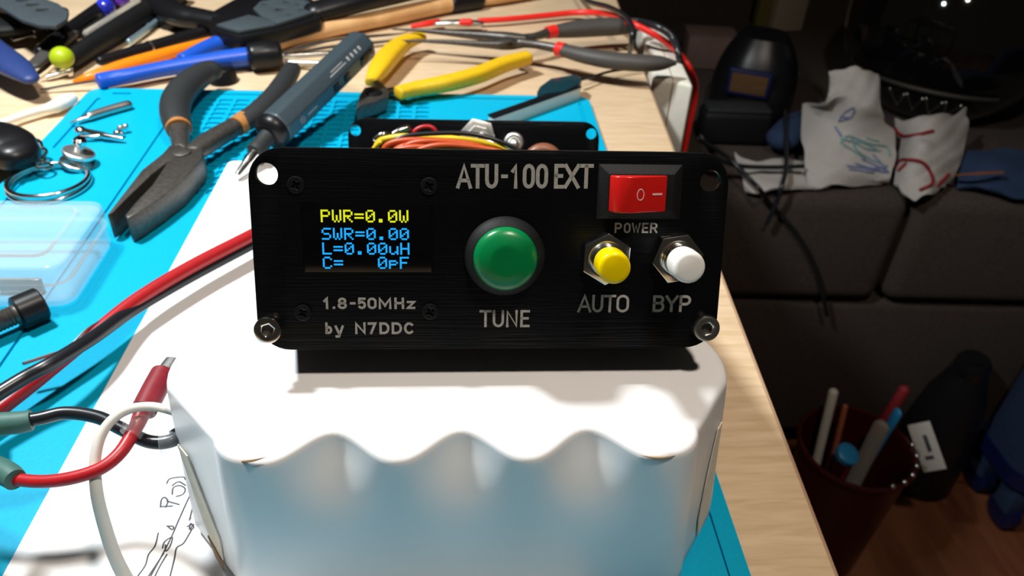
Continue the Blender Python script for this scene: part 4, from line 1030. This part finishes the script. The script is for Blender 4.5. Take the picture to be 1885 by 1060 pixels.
# ------------------------------------------------------------------ sofa and things beyond the table
ZS = -275.0
f0, f1 = P(1335, 356, ZS), P(1880, 372, ZS)
sx = (f1 - f0); sx.z = 0; sx.normalize(); sy = V((-sx.y, sx.x, 0))
SO = Fr((f0.x, f0.y, 0), sx, sy, (0, 0, 1))
def sop(p): q = V(p) - SO.o; return q.dot(sx), q.dot(sy)
seamx = 0.0
r = ray(1650, 480); t = (SO.o - CAM).dot(sy) / r.dot(sy); seamx = (CAM + r * t - SO.o).dot(sx)
r = ray(1650, 566); t = (SO.o - CAM).dot(sy) / r.dot(sy); zseam = (CAM + r * t).z
sofa = thing('sofa', 'dark brown upholstered sofa behind the right side of the table', 'sofa', SO(seamx, 300, ZF))
for xa_, xb_2 in ((seamx - 640, seamx - 3), (seamx + 3, seamx + 640)):
    part('seat_cushion', box(((xa_ + xb_2) / 2, 345, (ZS + zseam) / 2 + 2), (xb_2 - xa_, 690, ZS - zseam - 4), SO, 22, 4), SOFA, sofa)
part('base', box((seamx, 352, (zseam + ZF + 60) / 2 - 1), (1286, 680, zseam - ZF - 60), SO, 14, 3), SOFA, sofa)
part('backrest', box((seamx, 795, ZS + 140), (1286, 200, 620), SO, 40, 4), SOFA, sofa)
for qx in (-590, 590):
    for qy in (50, 560): part('foot', box((seamx + qx, qy, ZF + 31), (50, 50, 61), SO, 2), BLACK, sofa)

def onS(u, v, dz=0): return P(u, v, ZS + dz)
# cloths
def cg(rows): return [[P(u, v, z + ZS) for u, v, z in r] for r in rows]
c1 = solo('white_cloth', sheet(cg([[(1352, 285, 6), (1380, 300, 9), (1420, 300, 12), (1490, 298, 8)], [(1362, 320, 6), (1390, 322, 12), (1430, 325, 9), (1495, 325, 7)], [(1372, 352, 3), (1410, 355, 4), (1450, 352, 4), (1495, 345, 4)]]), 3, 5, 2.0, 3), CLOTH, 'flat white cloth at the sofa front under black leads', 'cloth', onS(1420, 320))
t_ = thing('printed_cloth', 'crumpled white cloth printed with a blue-green creature draped on the sofa', 'cloth', onS(1560, 280))
cgd = [[(1528, 128, 120), (1560, 130, 122), (1590, 132, 122), (1613, 140, 112)], [(1520, 185, 95), (1560, 180, 100), (1595, 185, 100), (1616, 195, 90)],
       [(1482, 190, 60), (1530, 215, 70), (1580, 225, 72), (1640, 240, 55)], [(1478, 260, 34), (1530, 265, 46), (1580, 270, 44), (1648, 275, 40)],
       [(1482, 310, 16), (1530, 312, 24), (1590, 315, 22), (1640, 318, 20)], [(1485, 348, 4), (1530, 342, 8), (1590, 338, 6), (1630, 335, 6)]]
from mathutils.bvhtree import BVHTree
def clothpart(bm):
    tree = BVHTree.FromBMesh(bm); part('cloth', bm, CLOTH, t_); return tree
def oncloth(tree, px, w, lift=0.6, flat=0.4):  # a mark lying on the cloth where the photo shows it
    bms = []
    for s_ in px:
        c = []
        for x, y in crom([tuple(q[:2]) for q in s_], 5):
            hit = tree.ray_cast(CAM, ray(*zb(x, y)).normalized())
            if hit[0] is not None:
                p = hit[0] - ray(*zb(x, y)).normalized() * lift; c.append((p.x, p.y, p.z, mm(p, w) / 2))
        if len(c) > 1: bms.append(tube(c, 1, 6, flat=flat))
    return join(*bms)
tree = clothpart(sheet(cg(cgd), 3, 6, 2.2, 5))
def embroid(px, m, w): return oncloth(tree, px, w)
part('print', embroid([[(1030, 660), (1060, 630), (1120, 650), (1180, 670), (1240, 680), (1255, 720)], [(1035, 645), (1080, 655), (1130, 662), (1190, 690)], [(1090, 660), (1150, 690), (1210, 700)], [(1040, 670), (1090, 700), (1140, 735)], [(1080, 640), (1100, 690), (1150, 730), (1220, 760)], [(1150, 640), (1200, 655)]], EMB_G, 6), EMB_G, t_, 'sea-green printed figure')
part('print', embroid([[(1020, 560), (1050, 520), (1090, 500), (1080, 540), (1030, 560)], [(1005, 590), (1030, 630)], [(1060, 770), (1140, 780), (1250, 800)], [(1130, 740), (1190, 765), (1245, 790)], [(1070, 785), (1180, 800)], [(1180, 720), (1220, 760), (1250, 800)], [(1100, 760), (1180, 780), (1240, 770)], [(1030, 540), (1070, 545)]], EMB_B, 6), EMB_B, t_, 'pale blue printed lines')
t_ = thing('trimmed_cloth', 'white cloth with dark red piping bunched in front of the helmet', 'cloth', onS(1710, 300))
cgd = [[(1648, 222, 52), (1690, 222, 66), (1740, 210, 70), (1774, 200, 60)], [(1662, 255, 40), (1690, 250, 58), (1735, 245, 60), (1776, 235, 44)], [(1658, 290, 28), (1690, 285, 46), (1730, 285, 44), (1768, 285, 30)],
       [(1650, 325, 12), (1680, 320, 26), (1710, 322, 26), (1755, 318, 18)], [(1652, 350, 4), (1680, 362, 8), (1705, 362, 8), (1735, 345, 8)]]
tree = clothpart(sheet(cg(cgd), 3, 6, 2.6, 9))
def pip(px): return oncloth(tree, px, 7, 1.6, 0.9)
part('piping', pip([[(1270, 575, 66), (1320, 632, 66), (1455, 608, 68)], [(1060, 865, 12), (1200, 880, 14), (1260, 830, 26), (1300, 750, 42), (1340, 742, 50), (1400, 750, 50), (1440, 790, 40), (1455, 850, 22), (1400, 880, 14)], [(1300, 790, 36), (1330, 760, 46)], [(1530, 810, 26), (1480, 860, 16)]]), REDT, t_, 'dark red piping')
# helmet with smoked visor
HR = 148.0
hc = P(1690, 222, ZS + 10); _d = V((hc.x, hc.y, 0)).normalized(); hc = V((hc.x, hc.y, ZS + 126)) + _d * HR * 0.72
HFw = (CAM - hc); HFw.z = 0; HFw.normalize(); HFw = (HFw + V((0, 0, 0.08))).normalized()
HX = V((0, 0, 1)).cross(HFw).normalized(); HZ = HFw.cross(HX)
HFr = Fr(hc, HX, HFw, HZ)
t_ = thing('motorcycle_helmet', 'glossy black full-face helmet with smoked visor resting on the sofa', 'helmet', V((hc.x, hc.y, ZS)))
def shellp(az, el, k=1.0):
    return HFr(HR * 0.97 * k * math.cos(el) * math.sin(az), HR * 1.08 * k * math.cos(el) * math.cos(az), HR * k * math.sin(el))
rings_ = []
for el in range(-58, 91, 6):
    e = math.radians(min(el, 89)); rings_.append([shellp(2 * math.pi * j / 48, e) for j in range(48)])
part('shell', loft(rings_), SHELL, t_)
bm = bmesh.new(); Gd = []
for i in range(17):
    el = math.radians(-24 + 62 * i / 16); Gd.append([])
    for j in range(25):
        az = math.radians(-74 + 148 * j / 24); Gd[i].append(bm.verts.new(shellp(az, el, 1.025)))
for i in range(16):
    for j in range(24): bm.faces.new((Gd[i][j], Gd[i][j + 1], Gd[i + 1][j + 1], Gd[i + 1][j]))
bm.normal_update(); bmesh.ops.solidify(bm, geom=bm.faces[:], thickness=2.5)
part('visor', bm, VISOR, t_, 'smoked shiny visor')
def band(el0, k, r, a0, a1, n=20):
    return tube([(*shellp(math.radians(a0 + (a1 - a0) * i / n), math.radians(el0), k), r) for i in range(n + 1)], 1, 8)
part('visor_rim', band(-28, 1.015, 3.0, -55, 40), DSTEEL, t_)
def vee(a0):
    return tube([(*shellp(math.radians(a0 + da), math.radians(e_l), 1.0), 2.2) for da, e_l in ((0, -34), (5, -46), (10, -35))], 1, 8)
part('chin_vent', join(*[vee(a0) for a0 in (-24, -12, 0, 12)]), STEEL, t_)
# welding mask
t_ = thing('welding_mask', 'black welding mask with small amber filter window on the sofa', 'welding mask', onS(1385, 230))
MS = 0.62
mc = P(1385, 165, ZS + 48); MFw = (CAM - mc); MFw.z = 0; MFw.normalize(); MX = V((0, 0, 1)).cross(MFw).normalized()
mc.z = ZS + 95 * MS + 1
MF = Fr(mc, MX * MS, MFw * MS, V((0, 0, MS)))
rings_ = []
for i in range(11):
    tt = i / 10; z = -95 + 190 * tt; w = 100 - 50 * (tt ** 3) - 10 * (1 - tt) ** 2; d = 70 - 55 * tt ** 2.4
    rings_.append([MF(w * math.copysign(abs(math.cos(a)) ** 0.7, math.cos(a)), -40 + (d + 40) * math.sin(a) if math.sin(a) > 0 else -40 + 45 * math.sin(a), z)
                   for a in [2 * math.pi * j / 40 for j in range(40)]])
part('shell', loft(rings_), BLACK, t_)
part('window_frame', box((-10, 66, 18), (92, 14, 60), MF, 4), NAVY2, t_)
part('filter_window', box((-10, 72, 18), (76, 5, 42), MF, 1.0), AMBER, t_)
# boxes behind
def boxon(name, lab, cat, u, v, z0, w, d, h, m, yaw=0.0):
    c = P(u, v, z0); f = Fr(c, (math.cos(yaw), math.sin(yaw), 0), (-math.sin(yaw), math.cos(yaw), 0), (0, 0, 1))
    return solo(name, box((0, d / 2, h / 2), (w, d, h), f, 2), m, lab, cat, c)
boxon('cardboard_box', 'tan cardboard box standing at the back of the sofa', 'box', 1448, 58, ZS + 1, 62, 30, 130, TAN, 0.2)
boxon('paper_packet', 'olive yellow packet leaning left of the tan box', 'packet', 1408, 54, ZS + 1, 40, 20, 120, OLIVE, 0.1)
boxon('pink_carton', 'dusty pink carton behind the power strip', 'carton', 1305, 128, ZS + 1, 80, 60, 52, PINKB, -0.1)
solo('dark_blue_pouch', ptube([(1440, 255, ZS + 24, 60), (1465, 235, ZS + 26, 66), (1485, 220, ZS + 24, 50)], flat=0.7, n=18), DARKFAB, 'dark blue pouch between the welding mask and printed cloth', 'pouch', onS(1465, 250))
t_ = thing('black_camera_bag', 'small black padded case in front of the welding mask', 'case', onS(1370, 260))
part('body', box((0, 6, 24), (92, 40, 46), Fr(onS(1345, 262), sx, sy, (0, 0, 1)), 8, 3), BLACKM, t_)
part('lid_strip', box((0, 6, 48.5), (84, 34, 3), Fr(onS(1345, 262), sx, sy, (0, 0, 1)), 1.5), GRIP, t_)
t_ = thing('blue_garment', 'dark blue folded garment with an orange strip on the right of the sofa', 'garment', onS(1810, 320))
part('fabric', sheet(cg([[(1768, 285, 18), (1810, 278, 30), (1860, 280, 34), (1960, 285, 30)], [(1765, 315, 16), (1810, 315, 26), (1860, 318, 28), (1960, 325, 24)], [(1760, 345, 4), (1805, 352, 8), (1860, 360, 8), (1960, 365, 8)]]), 4, 6, 2, 4), DARKFAB, t_)
part('strip', ptube([(1760, 322, ZS + 26, 8), (1800, 319, ZS + 36, 9), (1845, 317, ZS + 38, 8)], flat=0.3), mat('burnt_orange', (0.20, 0.06, 0.015), 0.7), t_)
# leads crossing the white cloth
def onF(u, v, gap=6):                        # on the front of the sofa
    r = ray(u, v); o = SO(0, -gap, 0); t = (o - CAM).dot(sy) / r.dot(sy); return CAM + r * t
for pts, lab in (([onS(1290, 250, 60), onS(1320, 290, 40), onS(1360, 305, 26), onS(1420, 308, 24), onS(1478, 306, 26)], 'thin black lead arching across the flat white cloth'),
                 ([onS(1285, 255, 70), onS(1340, 290, 40), onS(1380, 330, 26), onS(1400, 350, 20), onF(1412, 368), onF(1470, 435), onF(1505, 505), onF(1522, 580)], 'black lead running diagonally down the sofa front'),
                 ([onS(1446, 205, 50), onS(1447, 260, 34), onS(1447, 310, 26), onS(1440, 340, 20), onF(1430, 372, 14), onF(1412, 410, 14)], 'black lead hanging straight down in front of the welding mask')):
    solo('black_lead', tube([(*p, 2.8) for p in pts], 8, 10), BLKW, lab, 'cable', pts[-1])

# ------------------------------------------------------------------ floor things
bcn = P(1575, 1040, ZF); bt = P(1576, 822, ZF + 205)
bc0 = V((bt.x, bt.y, ZF + 1))
t_ = thing('red_bin', 'small dark red plastic bin full of odds and ends on the floor', 'bin', bc0)
rb = loft([[bc0 + V((math.cos(a) * r, math.sin(a) * r, z)) for a in [2 * math.pi * j / 40 for j in range(40)]] for r, z in
           ((40, 3), (54, 0), (57, 2), (68, 196), (71, 199), (71, 206), (67, 206), (66, 197), (54, 6), (40, 5))])
part('body', rb, REDBIN, t_)
part('rim', ring(bc0 + V((0, 0, 204)), 70, 3, (1, 0, 0), (0, 1, 0), 48, 8), REDBIN, t_)
def stickpx(name, lab, cat, bx, by, u, v, z, r, m, flat=1.0, sq=1.0):
    b = bc0 + V((bx, by, 12)); e = P(u, v, ZF + z); md = (b + e) / 2       # foot inside the bin, top end where the photo shows it
    return solo(name, tube([(*b, r), (*md, r), (*e, r)], 3, 12, flat=flat, sq=sq), m, lab, cat, b)
stickpx('white_brush', 'white and green stick standing at the left in the red bin', 'brush', -20, 10, 1534, 722, 262, 6, IVORY)
stickpx('wooden_pencil', 'reddish wooden stick standing in the red bin', 'pencil', -14, -20, 1556, 748, 250, 3.5, PENC)
stickpx('sky_blue_stick', 'sky blue flat stick leaning right in the red bin', 'stick', 22, 16, 1652, 760, 245, 7, SKYB, 0.5)
stickpx('red_tube', 'dark red tube standing at the back of the red bin', 'tube', 2, 16, 1664, 718, 265, 7, REDT)
stickpx('grey_wrapper', 'grey clear wrapper tube leaning in the middle of the red bin', 'wrapper', 4, -12, 1622, 785, 235, 10, CLEART, 0.5)
solo('blue_disc', lathe(P(1556, 838, ZF + 212), (0.2, -0.4, 1), [(0, 14), (7, 14), (9, 11), (9, 0)], 24), SKYB, 'round blue disc lying on top of the red bin contents', 'disc', P(1556, 838, ZF + 212))
tcc = P(1706, 822, ZF + 200)
cfy = (CAM - tcc); cfy.z *= 0.55; cfy.normalize(); cfz = (UP * 0.93 - RT * 0.36); cfz = (cfz - cfy * cfz.dot(cfy)).normalized(); cfx = cfy.cross(cfz) * -1
CF = Fr(tcc, cfx, cfy, cfz)
t_ = thing('card_tag', 'white card tag with black print hanging over the rim of the red bin', 'tag', tcc - cfz * 30)
part('card', box((0, 0, 0), (27, 1.2, 62), CF, 0.3), mat('white_card', (0.42, 0.40, 0.36), 0.7), t_)
part('print', join(box((2, 0.8, 4), (5, 0.4, 22), CF, 0.1), box((-1, 0.8, -14), (10, 0.4, 5), CF, 0.1)), INK, t_)
bm = join(*[ball(bc0 + V((70 * math.cos(a), 70 * math.sin(a), 210)), 3.6, seg=12) for a in [math.radians(-78 + 15 * i) for i in range(6)]])  # chain of reflections on the plastic rim, built as small chrome balls
solo('rim_glints', bm, CHROME, 'reflections modelled as chrome beads along the front rim of the red bin', 'glints', bc0 + V((40, -50, 206)))
# black canister
k0 = P(1684, 876, ZF); 
t_ = thing('black_canister', 'tall black plastic canister standing behind the red bin', 'canister', k0)
part('body', lathe(k0, (0, 0, 1), [(0, 48), (4, 52), (100, 50), (170, 40), (200, 30), (218, 25)], 36), BLACK, t_)
part('cap', lathe(k0 + V((0, 0, 216)), (0, 0, 1), [(0, 24), (22, 23), (28, 19), (30, 0)], 36), SHELL, t_)
# dark blue rolling bag
g0 = P(1932, 890, ZF + 40); 
t_ = thing('rolling_bag', 'dark blue fabric bag on small casters at the right edge', 'bag', V((g0.x, g0.y, ZF)))
bm = loft([[g0 + V((x * s, y, z)) for x, y in rrect(-110, 220, -60, 55, 36)] for z, s in ((40, 1.0), (60, 1.04), (250, 0.99), (500, 0.92), (540, 0.84))])
part('body', bevel(bm, 6, 2, 50), DARKFAB, t_)
part('hem', loft([[g0 + V((x * 1.06, y * 1.03, z)) for x, y in rrect(-110, 220, -62, 57, 36)] for z in (52, 78)]), NAVY2, t_)
for qx, qy in ((-85, -35), (60, -35), (-85, 32), (180, 32)):
    c = g0 + V((qx, qy, 0)); cc = V((c.x, c.y, ZF + 26))
    w = part('caster', lathe(cc + V((-11, 0, 0)), (1, 0, 0), [(0, 20), (3, 26), (19, 26), (22, 20)], 24), NAVY2, t_)
    part('fork', box((cc.x, cc.y, ZF + 58), (30, 34, 46), bev=4), DARKFAB, w)
